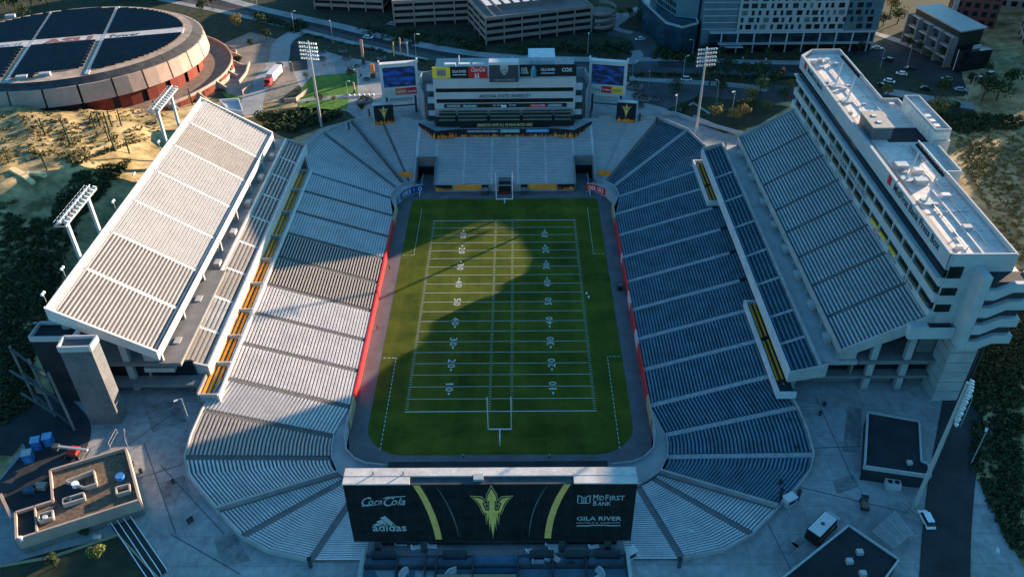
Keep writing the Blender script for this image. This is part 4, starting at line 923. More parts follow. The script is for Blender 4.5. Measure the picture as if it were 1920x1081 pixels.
for i, (hx, hh) in enumerate(((0, .9), (1.3, 1.9), (2.75, 3.0))):
    g = M(); bx = x0+i*k*1.45; W_ = k*1.15
    g.poly([(bx, YF_-.17, z0), (bx+W_, YF_-.17, z0), (bx+W_-hh*.62, YF_-.17, z0+hh), (bx-hh*.62+W_*.1, YF_-.17, z0+hh-W_*.55)]); g.build('stripe_mark', m_lg, skin)
nl('M', 1112, 937, 1122, 926, .04); nl('ID', 1123, 937, 1133, 928, .04); nl('F', 1135, 937, 1142, 926, .04); nl('IRST', 1143, 937, 1172, 928, .04); nl('B', 1112, 947, 1119, 938, .04); nl('ANK', 1120, 947, 1146, 939.5, .04)
x0, z0 = nbx(1082, 943); x1, z1 = nbx(1108, 927); g = M(); w_ = x1-x0; h_ = z1-z0; Yp = YF_-.17
for ps in ([(0,0),(.08,0),(.08,1.0),(0,1.05)], [(.92,0),(1,0),(1,1.05),(.92,1.0)], [(0,0),(1,0),(1,.08),(0,.08)], [(0,1.05),(.5,.72),(.5,.60),(.06,.9)], [(1,1.05),(.94,.9),(.5,.60),(.5,.72)], [(.3,.08),(.38,.08),(.38,.62),(.3,.66)], [(.62,.08),(.7,.08),(.7,.66),(.62,.62)], [(.46,.08),(.54,.08),(.54,.55),(.46,.55)]):
    g.poly([(x0+a*w_, Yp, z0+b*h_) for a, b in ps])
g.build('bank_mark', m_lg, skin)
nl('GILA RIVER', 1081, 975, 1166, 967, .07); nl('HOTELS & CASINOS', 1081, 980.5, 1163, 977.5, .03)
g = M(); x0, z0 = nbx(1081, 985.5); x1, _ = nbx(1163, 985.5); pr = None
for i in range(33):
    t = i/32; zz_ = z0+(.22*abs(math.sin(t*math.pi*9)) if .3 < t < .7 else 0); cur = (x0+(x1-x0)*t, zz_)
    if pr: g.poly([(pr[0], Yp, pr[1]), (cur[0], Yp, cur[1]), (cur[0], Yp, cur[1]+.3), (pr[0], Yp, pr[1]+.3)])
    pr = cur
g.build('wave_mark', m_lg, skin)

# ================================================================ NEAR END CLUB BUILDING under the board
cb = thing('club_terrace_building', 'low club building with open blue floored terraces beneath the big black board', 'building', (0, -98, 10))
m_terr = mat('terrace_floor', (0.17, 0.24, 0.29), .7, .15, .4)
M().box(-25.6, 25.4, -96.5, -73, 0.1, 11.2).build('podium', c_conc2, cb)
M().box(-25.8, 25.6, -108, -96.5, 3, 10.9).build('terrace_base', m_terr, cb)
for z, y, w_ in ((11.0, -99.3, .35), (11.0, -105.6, .4)): M().box(-25.8, 25.6, y-w_/2, y+w_/2, z-.1, z+1.0).build('terrace_wall', c_dsteel, cb)
for x in (-25.8, -19.2, -13.6, -11.5, -4.4, 4.4, 11, 17.5, 25.4): M().box(x-.15, x+.15, -107, -96.6, 10.9, 12.2).build('partition', c_dsteel, cb)
for x in (-22, -8, 9, 16, 22): M().box(x-2.4, x+2.4, -97.3, -96.6, 10.9, 13).build('bar_front', mat('bar_timber', (.05, .06, .07), .6), cb)
M().box(-4.3, 4.3, -100.5, -96.6, 10.9, 11.3).build('pool_deck', mat('deck_blue', (.06, .14, .22), .4), cb)
g = M(); 
for i in range(6): g.box(-15.6+i*.35-.0, -11.8, -107, -99.9-i*.55, 10.9+.0, 11.1+i*.22)
g.build('wide_steps', c_panel, cb)
M().box(-11.3, 4, -101.9, -101.4, 10.9, 12.1).build('planter_edge', mat('tan_stone', (.36, .30, .2), .7), cb)
M().prism([(-23.5, -99.8), (-17.8, -99.8), (-18.0, -101.8), (-20.4, -104.4)], 10.92, 10.98).build('floor_pattern', c_panel, cb)
for x in (-25.9, 25.7): M().box(x-.3, x+.3, -108, -96, 9, 13.2).build('side_wall', c_panel, cb)
M().box(-24, 24, -73.2, -66.3, .1, 2.4).build('field_club_front', c_dsteel, cb)
for x0, x1 in ((-15.8, -5.2), (2.6, 13.6)):
    g = M(); g.wall([(x0, -68.5), (x0, -66), (x1, -66), (x1, -68.5)], .15, 2.4, 3.5); g.wall([((x0+x1)/2, -66), ((x0+x1)/2, -69)], .15, 2.4, 3.5); g.build('patio_wall', c_panel, cb)
for s in (-1, 1):
    g = M()
    for i in range(5): g.box(*sorted((s*(17.5+i*.9), s*(18.2+i*.9))), -68.8, -65.8-.0, 2.4-.4*i, 2.8-.4*i)
    g.build('patio_steps', c_panel, cb)
M().box(-24, 24, -94, -73, 10.5, 12).build('club_roof', c_roofd, cb)
def couch(x, y, a0, a1, r, label):
    t = M(); h = M()
    for k in range(6):
        b0 = math.radians(a0+(a1-a0)*k/6); b1 = math.radians(a0+(a1-a0)*(k+1)/6); pt = lambda rr, b_: (x+rr*math.cos(b_), y+rr*math.sin(b_))
        t.prism([pt(r-.5, b0), pt(r+.45, b0), pt(r+.45, b1), pt(r-.5, b1)], 10.95, 11.4); h.prism([pt(r+.5, b0), pt(r+.75, b0), pt(r+.75, b1), pt(r+.5, b1)], 10.95, 11.85)
    th = thing('curved_couch', label, 'couch', (x, y, 10.9)); t.build('seat', c_white, th); h.build('backrest', c_white, th)
couch(-16.6, -101.2, 100, 260, 1.3, 'white curved couch left of the wide terrace steps, upper half of the S'); couch(-17.3, -103.9, -80, 80, 1.3, 'white curved couch left of the wide terrace steps, lower half of the S')
couch(-7.4, -102.0, 95, 300, 1.9, 'large white C shaped couch on the terrace right of the wide steps')
couch(18.8, -101.2, -60, 70, 1.5, 'white curved couch on the right end blue terrace, nearer the board'); couch(20.6, -103.8, 110, 215, 1.8, 'white curved couch on the right end blue terrace, lower one')
def lounge(u, v, rz, label, sx=2.0, sy=1.2):
    p = P(u, v, 11.0); t = thing('lounge_bed', label, 'lounge bed', (p.x, p.y, 10.95), rz)
    M().box(-sx/2, sx/2, -sy/2, sy/2, 0, .42).build('cushion', c_white, t, world=False); M().box(-sx/2, -sx/2+.3, -sy/2, sy/2, .43, .85).build('bolster', c_white, t, world=False)
for a in ((1034, 1021, 0, 'white lounge bed close under the board, right half of the terraces', 2.6, 1.2), (1038, 1032, .1, 'small white lounge bed just above the two tilted ones'), (1028, 1045, 1.3, 'upright white lounge bed left of the tilted one on the blue terrace'), (1041, 1047, -.8, 'tilted white lounge bed in the middle of the blue terrace'),
          (1009, 1056, 0, 'white lounge bed furthest left and lowest on the right blue terrace', 2.4, 1.4), (992, 1034, .3, 'small white lounge bed beside the dark centre pool deck', 1.4, .9), (1113, 1026, .2, 'white lounge bed under the board near the right end', 2.2, .9), (752, 1020, 0, 'long white lounge bed under the board left of the centre', 2.4, .9), (810, 1025, 0, 'white lounge bed by the gold stripe end, under the board', 2, 1), (780, 1027, .2, 'pale lounge bed between two others under the left half of the board', 2, 1)): lounge(*a)
def tabl(u, v, label):
    p = P(u, v, 11.0); t = thing('round_table', label, 'table', (p.x, p.y, 10.95)); M().cyl((0, 0, .68), (0, 0, .74), .62, .62, 14).build('table_top', c_dsteel, t, world=False); M().cyl((0, 0, 0), (0, 0, .68), .06, .06, 6).build('leg', c_dsteel, t, world=False)
for u, v, l in ((1060, 1020, 'dark round table nearest the board on the right terrace'), (1016, 1035, 'dark round table between the left lounge bed and the centre'), (1071, 1040, 'dark round table right of the tilted white lounge bed'), (1095, 1038, 'dark round table left of the curved couch on the right terrace'), (1118, 1040, 'dark round table beside the curved couch on the right terrace'), (1071, 1058, 'dark round table lowest on the right blue terrace'), (708, 1035, 'dark round table above the pale triangle floor pattern'), (836, 1041, 'dark round table by the C shaped couch'), (1145, 1030, 'dark round table at the far right end of the terraces')): tabl(u, v, l)

# ================================================================ GOAL POSTS
def goal(y, s, label):
    t = thing('goal_post', label, 'goal post', (0, y+s*2.4, 0.02))
    m_w = mat('goal_white', (0.85, 0.85, 0.84), .4, .03)
    y0 = -s*2.4
    M().cyl((0, 0, 0), (0, 0, 1.6), .16, .16, 10).cyl((0, 0, 1.6), (0, y0*.6, 2.7), .15, .15, 10).cyl((0, y0*.6, 2.7), (0, y0, 3.05), .14, .14, 10).build('gooseneck', m_w, t, world=False)
    M().box(-2.9, 2.9, y0-.1, y0+.1, 2.95, 3.15).build('crossbar', m_w, t, world=False)
    for q in (-1, 1): M().cyl((q*2.82, y0, 3.1), (q*2.82, y0, 13.7), .12, .11, 8).build('upright', m_w, t, world=False)
goal(-54.86, -1, 'white goal post at the near end of the field'); goal(54.86, 1, 'white goal post at the far end of the field')

# ================================================================ ROUND ARENA
ar = thing('round_arena', 'round arena with solar panel roof and pink panelled rim beside the sandy hill', 'arena', (-186, 146, 10), math.radians(13.3))
AA, BB, ZA = 51.5, 44.5, 28.0
def el(k, a, ka=None): t = math.radians(a); return (AA*k*math.cos(t), BB*(ka or k)*math.sin(t))
ZL = -10.0
def ringm(g, k0, z0, k1, z1, a0, a1, n):
    for i in range(n):
        a, b = a0+(a1-a0)*i/n, a0+(a1-a0)*(i+1)/n; p0, p1, q0, q1 = el(k0, a), el(k0, b), el(k1, a), el(k1, b)
        g.poly([(*q0, z1), (*q1, z1), (*p1, z0), (*p0, z0)][::-1] if False else [(*p0, z0), (*p1, z0), (*q1, z1), (*q0, z1)])
m_aroof = mat('arena_roof', (0.50, 0.37, 0.28), .8, .25, .25, col2=(0.30, .21, .15))
g = M(); g.poly([(*el(1, a), 18) for a in range(0, 360, 5)]); g.build('roof', m_aroof, ar, world=False)
g = M(); ringm(g, 1.075, 16.0, 1.0, 18.0, 0, 360, 72); g.build('roof_skirt', mat('shade_dark_membrane', (.07, .066, .066), .6, .25, .3), ar, world=False)  # skirt colour darkened to stand for the shade of the roof edge
m_apan = mat('arena_pink_panel', (0.42, 0.30, 0.24), .7, .1, .3)
for i in range(28):
    a0 = i*360/28+.4; a1 = (i+1)*360/28-.4; g = M(); ringm(g, 1.105, 9.2, 1.085, 16.0, a0, a1, 2); ringm(g, 1.085, 16.0, 1.07, 16.1, a0, a1, 2)
    for a in (a0, a1):
        p = el(1.105, a); q = el(1.02, a); r_ = el(1.085, a); g.poly([(*p, 9.2), (*q, 9.2), (*q, 16), (*r_, 16)])
    g.build('rim_panel', m_apan, ar, world=False)
for i in range(28):
    a0 = i*360/28+1.4; a1 = (i+1)*360/28-1.4; g = M(); ringm(g, 1.03, 2, 1.03, 9.4, a0, a1, 2); g.build('brick_bay', c_brick, ar, world=False)
g = M(); ringm(g, 1.0, 0, 1.0, 14, 0, 360, 56); g.build('inner_wall', c_dark, ar, world=False)
g = M(); ringm(g, 1.0, 2.6, 1.26, 2.6, -75, 75, 30); g.build('terrace', mat('arena_terrace', (.30, .20, .15), .85, .15, .3), ar, world=False)
g = M(); g.wall([el(1.265, a) for a in range(-75, 76, 5)], .5, 0, 3.9); g.build('terrace_wall', m_apan, ar, world=False)
for a in range(-72, 60, 12):
    p = el(1.27, a); q = el(1.36, a); g = M(); g.wall([p, q], .5, 0, [3.4, .3]); g.build('buttress', m_apan, ar, world=False)
for a in range(-66, 60, 12):
    g = M(); ringm(g, 1.28, .2, 1.28, 3.0, a-3.5, a+3.5, 2); g.build('brick_bay', c_brick, ar, world=False)
m_sol = mat('solar_panel', (0.022, 0.026, 0.028), .45, .3, .4)
m_solr = mat('roof_gap', (0.35, 0.27, 0.20), .8)
CU = [-60, -43, -41.5, -14, -12.5, 15, 16.5, 60]
STR = (-4.2, 4.2)
def clipx(v): 
    t = 1-(v/(BB*.93))**2; return AA*.93*math.sqrt(t) if t > 0 else 0
for (ua, ub) in ((-60, -42), (-40.5, -13.6), (-12.2, 14.6), (16.4, 60)):
    for (va, vb) in ((-60, STR[0]), (STR[1], 60)):
        g = M(); v = va if va > -60 else -44; n = 0; tp = v
        while v < min(vb, 44):
            X = min(clipx(v), clipx(v+1.5)); a, b = max(ua, -X), min(ub, X)
            if ua in (-12.2, -40.5) and va < -50: b = min(b, ub-3.2*((n % 2)*.4+.5))
            if v < -36.5 and ua == -12.2: b = min(b, -4)
            if b-a > 2: g.poly([(a, v, 18.4), (b, v, 18.4), (b, v+1.45, 18.95), (a, v+1.45, 18.95)]); g.poly([(b, v+1.45, 18.4), (a, v+1.45, 18.4), (a, v+1.45, 18.95), (b, v+1.45, 18.95)])
            v += 1.75; n += 1
        if g.f: g.build('solar_array', m_sol, ar, world=False)
m_strip = mat('roof_strip', (.50, .47, .45), .6, .1, .3); m_mar = mat('faded_maroon', (.26, .12, .11), .7)
for u in (-41.3, -13.0, 15.5): M().box(u-.8, u+.8, -clipx(0)*0-math.sqrt(max(0, 1-(u/AA)**2))*BB*.98, math.sqrt(max(0, 1-(u/AA)**2))*BB*.98, 18.02, 18.3).build('roof_walk', c_aisle, ar, world=False)
M().box(-48, 48, STR[0]+.3, STR[1]-.3, 18.02, 18.25).build('roof_strip', m_strip, ar, world=False)
g = M(); lettering(g, 'ASU', (-9, -3.1, 18.27), (1, 0, 0), (0, 1, 0), 20, 6.2, .03, .15); o = g.build('lettering', m_mar, ar, world=False)
g = M(); lettering(g, 'Power', (18.2, -1.4, 18.27), (1, 0, 0), (0, 1, 0), 12, 3.4, .03, .05); g.build('lettering', c_dsteel, ar, world=False)
g = M(); lettering(g, 'Devil', (-31, -1.4, 18.27), (1, 0, 0), (0, 1, 0), 14, 3.4, .03, .05); g.build('lettering', mat('sky_print', (.16, .26, .36), .6), ar, world=False)
for u, v in ((-8, -39.5), (0, -38.5), (-30, 39)): M().box(u-2, u+2, v-1, v+1, 18, 19.2).build('roof_unit', c_aisle, ar, world=False)

# ================================================================ CITY BUILDINGS
def garage(name, label, x, y, rz, W, D, floors, fh=3.1, canopy=False, z0=10):
    t = thing(name, label, 'parking garage', (x, y, z0), rz); m_sp = mat('garage_spandrel', (0.36, 0.26, 0.21), .8, .12, .4); m_in = mat('garage_dark', (0.018, 0.018, 0.02), .9)
    M().box(.5, W-.5, .5, D-.5, 0, floors*fh-.6).build('core', m_in, t, world=False)
    M().box(.2, W-.2, .2, D-.2, floors*fh-.55, floors*fh-.3).build('top_deck', mat('garage_deck', (.22, .20, .20), .8, .15, .2), t, world=False)
    for k in range(1, floors+1):
        z = k*fh-1.25
        for q in ((0, W, -.15, .15), (0, W, D-.15, D+.15), (-.15, .15, 0, D), (W-.15, W+.15, 0, D)): 
            M().box(q[0], q[1], q[2], q[3], z, z+1.55).build('spandrel', m_sp, t, world=False)
    n = int(W/8.5)
    for i in range(n+1): x_ = i*W/n; M().box(x_-.3, x_+.3, -.4, -.16, 0, floors*fh+.35).build('pier', m_sp, t, world=False)
    n = int(D/9)
    for i in range(n+1): y_ = i*D/n; M().box(-.4, -.16, y_-.3, y_+.3, 0, floors*fh+.35).build('pier', m_sp, t, world=False)
    if canopy:
        for i in range(12): 
            xx = 4+i*4.6
            if xx+2.8 < W: M().obox((xx, D*.5, floors*fh+3.2), (2.9, D*.72, .2), 0).build('shade_canopy', c_white, t, world=False)
        for i in range(5): M().box(6+i*10-.2, 6+i*10+.2, D*.4, D*.4+.4, floors*fh-.4, floors*fh+3.1).build('canopy_post', c_steel, t, world=False)
    return t
garage('parking_garage', 'brown banded parking garage cut by the top edge, furthest left of the three', -101, 239.7, math.radians(-9), 37, 40, 4)
garage('parking_garage', 'brown banded parking garage in the middle of the three at the top', -56, 212, math.radians(7), 40, 46, 4)
garage('parking_garage', 'brown parking garage with striped white shade canopies on its roof', -9.7, 185.3, math.radians(18), 53, 50, 4, 3.2, True)
# curved ramp of the canopy garage
p = P(1128, 62, 10); t = thing('spiral_ramp', 'round concrete car ramp at the end of the canopy roofed garage', 'ramp', (46, 208, 10))
for k in range(3):
    g = M(); pts = [(7*math.cos(math.radians(a)), 7*math.sin(math.radians(a))) for a in range(-120, 100, 12)]; g.wall(pts, .3, [1.5+k*3.3+i*.1 for i in range(len(pts))], [2.9+k*3.3+i*.1 for i in range(len(pts))]); g.build('ramp_parapet', mat('garage_spandrel', (1, 1, 1)), t, world=False)
    M().cyl((0, 0, 1.0+k*3.3), (0, 0, 1.4+k*3.3), 6.8, 6.8, 20).build('ramp_slab', c_conc2, t, world=False)
tw = thing('apartment_tower', 'tall apartment tower with staggered windows on pale panels, at the top right of centre', 'apartment tower', (136, 190, 10))
m_tp = mat('tower_panel', (0.34, 0.36, 0.36), .6, .06, .1); m_tg = mat('tower_glass', (0.03, 0.06, 0.075), .15, .4, .15)
M().box(104, 152.4, 174.6, 228, 10, 60).build('core', c_conc2, tw)
M().box(104, 152, 174.0, 174.6, 19.4, 60).build('facade', m_tp, tw)
M().box(152.6, 167.4, 174.8, 226, 10, 34.5).build('stepped_wing', m_tp, tw)
M().box(152.4, 167.6, 174.1, 174.7, 19.4, 34.8).build('facade', mat('blue_tower_panel', (.10, .17, .20), .4, .1, .2), tw)
M().box(88.5, 103.8, 175.2, 200, 10, 56).build('glass_wing', mat('blue_tower_panel', (1, 1, 1)), tw)
for z in range(20, 56, 3): M().box(88.3, 103.9, 174.9, 175.2, z, z+.3).build('floor_line', c_panel, tw)
rnd = random.Random(4)
for k in range(0, 6):
    z = 20.3+k*3.15; x = 105.2
    while x < 164:
        wd = rnd.choice((1.2, 1.2, 2.4, 2.6))
        if not (x > 141 and x < 151 and k in (2, 3) and False): 
            f = M().box(x, x+wd, 173.85, 174.0, z, z+2.1).build('window', rnd.choice((m_tg, m_tg, c_glass, c_glass, mat('blind_glass', (.12, .15, .15), .3, .2, .4))), tw)
        x += wd+rnd.choice((1.3, 2.2, 1.8))
for k in range(6, 12): M().box(105, 150, 173.9, 174.0, 20.3+k*3.15, 22.4+k*3.15).build('window_band', m_tg, tw)
M().box(96, 165.5, 171.2, 174.4, 14.2, 14.7).build('podium_canopy', c_conc, tw)
M().box(92, 166, 173.0, 175, 14.7, 18.9).build('podium_glass', m_tg, tw)
M().box(92, 166.5, 172.6, 176, 18.9, 19.4).build('podium_roof', c_panel, tw)
for i in range(10): M().box(97+i*7.4, 97.6+i*7.4, 172.7, 173.0, 10, 18.9).build('pier', c_panel, tw)
M().box(92, 166, 173.6, 175, 10, 14.2).build('shopfront', c_glass, tw)
M().box(97, 107, 169.4, 173, 13.4, 13.7).build('glass_canopy', mat('canopy_glass', (.30, .42, .48), .3), tw)
w2 = thing('glass_office_block', 'dark blue glass block with pale roof edge left of the tall apartment tower', 'office block', (80, 195, 10))
cs = [(72.5, 177.5), (79, 171.5), (87, 177), (88, 226), (66, 226), (66, 208)]
M().prism(cs, 10, 22).build('podium', mat('deep_glass', (.03, .07, .10), .2, .3, .1), w2)
g = M(); g.wall(cs+[cs[0]], .5, 22, 22.9); g.build('roof_edge', c_aisle, w2)
M().prism([(78, 186), (87.5, 182), (87.5, 226), (72, 226), (72, 205)], 22.3, 45).build('upper_block', mat('blue_tower_panel', (1, 1, 1)), w2)
for k in range(7):
    for i in range(9): a = lerp((78, 186), (72, 205), (i+.2)/9) if i < 9 else 0; b = lerp((78, 186), (72, 205), (i+.75)/9); g = M(); g.wall([(a[0]-.1, a[1]), (b[0]-.1, b[1])], .2, 23.3+k*3.1, 25.2+k*3.1); g.build('window', c_glass, w2)
# mid rise with the oversailing flat roof
md = thing('terraced_office_building', 'low office block with overhanging pale flat roof and planted terraces', 'office building', (194, 165, 10))
A_, B_, C2, D_ = P(1715, 12, 26), P(1765, 8, 26), P(1852, 52, 26), P(1803, 60, 26)
RF = [(p.x, p.y) for p in (A_, B_, C2, D_)]
M().prism(RF, 25.6, 26.2).build('roof', mat('ribbed_roof', (.26, .27, .28), .5, .08, .3, stretch=(1, .1, 1)), md)
cx_, cy_ = sum(p[0] for p in RF)/4, sum(p[1] for p in RF)/4
sc = lambda k: [(cx_+(p[0]-cx_)*k, cy_+(p[1]-cy_)*k) for p in RF]
M().prism(sc(.93), 10, 25.6).build('core', mat('dark_facade', (.03, .035, .03), .6), md)
fa, fb_ = Vector(sc(.93)[0]), Vector(sc(.93)[3]); dd = (fb_-fa).normalized(); nn = Vector((dd.y, -dd.x)); Lf = (fb_-fa).length
if nn.x > 0: nn = -nn
for k in range(3):
    z = 11+k*4.4
    for i in range(4):
        a = fa+dd*(Lf*(i+.03)/4); b = fa+dd*(Lf*(i+.93)/4); g = M(); g.prism([tuple(a), tuple(b), tuple(b+nn*(3.2-k*.8)), tuple(a+nn*(3.2-k*.8))], z+2.6, z+3.1); g.build('balcony', c_conc, md)
        g = M(); g.wall([a+nn*.1, b+nn*.1], .2, z, z+2.4); g.build('window', c_glassb, md)
for i in range(5): a = fa+dd*(Lf*i/4); g = M(); g.wall([a, a+nn*3.6], .8, 10, 23); g.build('fin_wall', c_conc2, md)
g = M(); e0, e1 = Vector(sc(.93)[3]), Vector(sc(.93)[2]); ed = (e1-e0); g.wall([e0+ed*.0+Vector((0, -4)), e0+ed*.35+Vector((0, -4))], 1, 10, 19); g.wall([e0+ed*.5+Vector((0, -5)), e0+ed*.8+Vector((0, -5))], .6, 10, 20.5); g.build('end_screen', c_panel, md)
M().prism([tuple(e0), tuple(e1), tuple(e1+Vector((2, -8))), tuple(e0+Vector((0, -7)))], 10, 19).build('side_wing', c_glass, md)
def block(name, label, x, y, rz, W, D, H, mt, wm_, rows, cols, cat='building', stripe=None):
    t = thing(name, label, cat, (x, y, 10), rz); M().box(0, W, 0, D, 0, H).build('wall', mt, t, world=False); M().box(-.3, W+.3, -.3, D+.3, H, H+.8).build('roof', c_conc2, t, world=False)
    for k in range(rows):
        for i in range(cols):
            z = 2+k*(H-2)/rows; x0 = (i+.2)*W/cols; M().box(x0, x0+.55*W/cols, -.12, 0, z, z+.55*(H-2)/rows).build('window', wm_, t, world=False)
    for k in range(rows):
        for i in range(3): z = 2+k*(H-2)/rows; y0 = (i+.2)*D/3; M().box(-.12, 0, y0, y0+.5*D/3, z, z+.55*(H-2)/rows).build('window', wm_, t, world=False)
    if stripe: M().box(-.3, 1.8, -.4, 2.0, 0, H+1).build('corner_stripe', stripe, t, world=False)
    return t
m_lp = mat('pale_render', (.36, .35, .34), .8, .12, .3)
block('apartment_building', 'pale apartment building with red brick stripe at the top right corner of the photo', 234, 171, math.radians(-20), 26, 20, 40, m_lp, c_glass, 9, 5, stripe=c_brick)
block('apartment_building', 'dark brick apartment building behind the low office block', 215, 205, math.radians(-20), 20, 20, 26, mat('maroon_render', (.16, .07, .06), .8), c_glass, 6, 5, stripe=m_lp)
block('apartment_building', 'grey apartment building behind the dark brick one', 250, 230, math.radians(-20), 30, 24, 38, m_lp, c_glass, 8, 6)
block('shading_block', 'unseen office slab added past the top right corner to shade the streets', 272, 192, math.radians(-15), 30, 42, 38, m_lp, c_glass, 9, 5)  # out of view, added to throw shade on the avenue side streets
block('shading_block', 'unseen grey slab added behind the garages and glass block to shade the road', 96, 268, 0, 34, 34, 33, m_lp, c_glass, 8, 6)  # also out of view, added so the road below the garages is shaded
block('campus_building', 'low dark campus building in the trees at the top left edge', -215, 262, math.radians(10), 60, 18, 8, c_conc2, c_glass, 2, 8)

# ================================================================ SERVICE BUILDINGS NEAR THE CAMERA
bl = thing('service_building', 'flat roofed building with gravel roof and sunlit parapets at the bottom left', 'building', (-86, -79, 10))
ZB_ = 14.5
c4 = lambda pix, z: [tuple(P(u, v, z)[:2]) for u, v in pix]
base = c4([(95, 883), (236, 841), (262, 938), (70, 1000), (32, 1012), (30, 962), (100, 940)], ZB_)
M().prism(base, 9.5, ZB_-.5).build('wall', c_conc2, bl)
g = M(); g.wall(base+[base[0]], .45, 12, ZB_+.5); g.build('parapet', c_flesh, bl)
M().prism([(x*.999, y) for x, y in base], ZB_-.48, ZB_-.3).build('gravel_roof', mat('gravel', (.22, .15, .10), .95, .3, 1.5, col2=(.10, .07, .05), fine=(6, .4)), bl)
M().prism(c4([(30, 962), (66, 950), (70, 998), (32, 1012)], ZB_), ZB_-.3, ZB_-.2).build('dark_roof', c_roofd, bl)
g = M(); g.wall(c4([(66, 950), (70, 1000)], ZB_), .3, ZB_-.4, ZB_+.5); g.build('roof_kerb', c_flesh, bl)
def pr(pix, z0, z1, nm, mt): M().prism(c4(pix, z1), z0, z1).build(nm, mt, bl)
pr([(100, 915), (125, 905), (158, 898), (160, 935), (120, 948), (105, 938)], ZB_-.2, ZB_-.1, 'sunken_plant_deck', c_roofd)
for px in ([(122, 900), (175, 880), (180, 905), (158, 912)], [(118, 944), (158, 932), (156, 922), (118, 934)], [(72, 963), (98, 955), (98, 968), (72, 975)], [(217, 912), (242, 906), (243, 918), (218, 925)]):
    g = M(); g.wall(c4(px, ZB_+.8)+[c4(px, ZB_+.8)[0]], .3, ZB_-.3, ZB_+.8); g.build('plant_screen', MATS['buff_roof'], bl)
for u, v, r_, mt in ((141, 907, .7, c_print), (129, 936, .5, c_glassb), (225, 893, .9, mat('tank_blue', (.05, .2, .5), .5)), (39, 1008, .35, c_print), (85, 970, .5, c_white)):
    p = P(u, v, ZB_+.5); M().cyl((p.x, p.y, ZB_-.2), (p.x, p.y, ZB_+.9), r_, r_, 12).build('roof_unit', mt, bl)
for u, v, a, b in ((183, 1010, 1.6, 1), (200, 983, 1.6, .9), (160, 990, 2.2, 1.0)):
    p = P(u, v, 10.1); thing_ = M().box(p.x-a/2, p.x+a/2, p.y-b/2, p.y+b/2, 10.05, 11.1).build('utility_box', c_steel); tag(thing_, {183: 'grey utility box on the pavement right of the shadow below the service building', 200: 'grey utility box nearest the stair rails below the service building', 160: 'wide grey utility box against the service building wall in the sun'}[u], 'utility box')
t = thing('covered_yard', 'dark low annex roof left of the gravel roofed building', 'building', tuple(P(45, 935, 12)))
M().prism(c4([(5, 930), (48, 908), (60, 900), (93, 890), (96, 935), (28, 958)], 13), 9.5, 13).build('wall', c_roofd, t)
g = M(); q = c4([(0, 925), (22, 970)], 13.6); g.wall(q, .6, 12.8, 13.6); g.build('roof_edge', c_flesh, t)
for u, v in ((55, 915), (75, 908)): p = P(u, v, 14); M().box(p.x-1.2, p.x+1.2, p.y-.8, p.y+.8, 13, 14).build('roof_unit', c_glassb if u == 55 else c_flesh, t)
def flat(name, label, pix, zt, pix_edge=None):
    b = c4(pix, zt); cx = sum(p[0] for p in b)/len(b); cy = sum(p[1] for p in b)/len(b)
    t = thing(name, label, 'building', (cx, cy, 10)); M().prism(b, 9.5, zt-.4).build('wall', c_roofd, t); g = M(); g.wall(b+[b[0]], .35, zt-1, zt); g.build('parapet', c_steel, t)
    return t
b1 = flat('storage_building', 'dark flat roofed building beside the light pole on the right', [(1628, 771), (1724, 788), (1728, 862), (1741, 868), (1746, 890), (1621, 872), (1623, 862)], 14.5)
p = P(1706, 866, 14.6); M().box(p.x-.5, p.x+.5, p.y-.5, p.y+.5, 14.1, 14.8).build('roof_unit', c_steel, b1)
b2 = flat('storage_building', 'black flat roofed building cut by the bottom edge at the bottom right', [(1592, 983), (1686, 1047), (1640, 1110), (1500, 1110), (1466, 1083)], 14.5)
for u, v in ((1612, 1034), (1593, 1051), (1618, 1074)): p = P(u, v, 14.6); M().box(p.x-.6, p.x+.6, p.y-.5, p.y+.5, 14.1, 15.0).build('roof_unit', c_steel, b2)
t = thing('pergola', 'slatted open pergola roof between the two dark buildings at bottom right', 'pergola', tuple(P(1675, 995, 12)))
a, b, c, d = [P(u, v, 12.6) for u, v in ((1678, 958), (1712, 998), (1675, 1026), (1637, 995))]
for i in range(14):
    q0 = a+(b-a)*(i/13); q1 = d+(c-d)*(i/13); M().cyl(tuple(q0), tuple(q1), .07, .07, 4).build('slat', c_panel, t)
for i in range(4): q0 = a+(d-a)*(i/3); q1 = b+(c-b)*(i/3); M().cyl((q0.x, q0.y, 12.5), (q1.x, q1.y, 12.5), .1, .1, 4).build('beam', c_panel, t)
for q in (a, b, c, d): M().cyl((q.x, q.y, 10), (q.x, q.y, 12.6), .12, .12, 6).build('post', c_panel, t)
# lift tower with sunlit side on the left
t = thing('lift_tower', 'windowless concrete lift tower below the white grandstand, one side lit by the sun', 'tower', (-93, -55, 10))
top = c4([(107, 650), (167, 648), (181, 628), (119, 629)], 34)
M().prism(top, 9.5, 33.2).build('shaft', mat('tower_concrete', (.155, .155, .16), .85, .15, .25, fine=(2, .12)), t); g = M(); g.wall(top+[top[0]], .4, 32.5, 34); g.build('parapet', c_panel, t)
for z in (16, 22, 28): g = M(); g.wall(top+[top[0]], .12, z, z+.15); g.build('joint_line', c_conc2, t)
t = thing('rear_stair_block', 'blue grey roofed block jutting out behind the lower end of the white grandstand', 'building', (-103, -49, 10)); M().prism([(-107, -51.5), (-97, -51.5), (-97, -46), (-107, -46)], 9.5, 29.5).build('wall', c_roofd, t); g = M(); g.wall([(-107, -51.5), (-97, -51.5), (-97, -46), (-107, -46), (-107, -51.5)], .35, 29, 30.4); g.build('parapet', c_panel, t)  # block coloured near black to stand for the shade on its walls
t = thing('ramp_tower', 'dark zigzag pedestrian ramp structure left of the concrete lift tower', 'ramp', tuple(P(90, 740, 10)))
p0 = P(50, 700, 18); p1 = P(120, 745, 18)
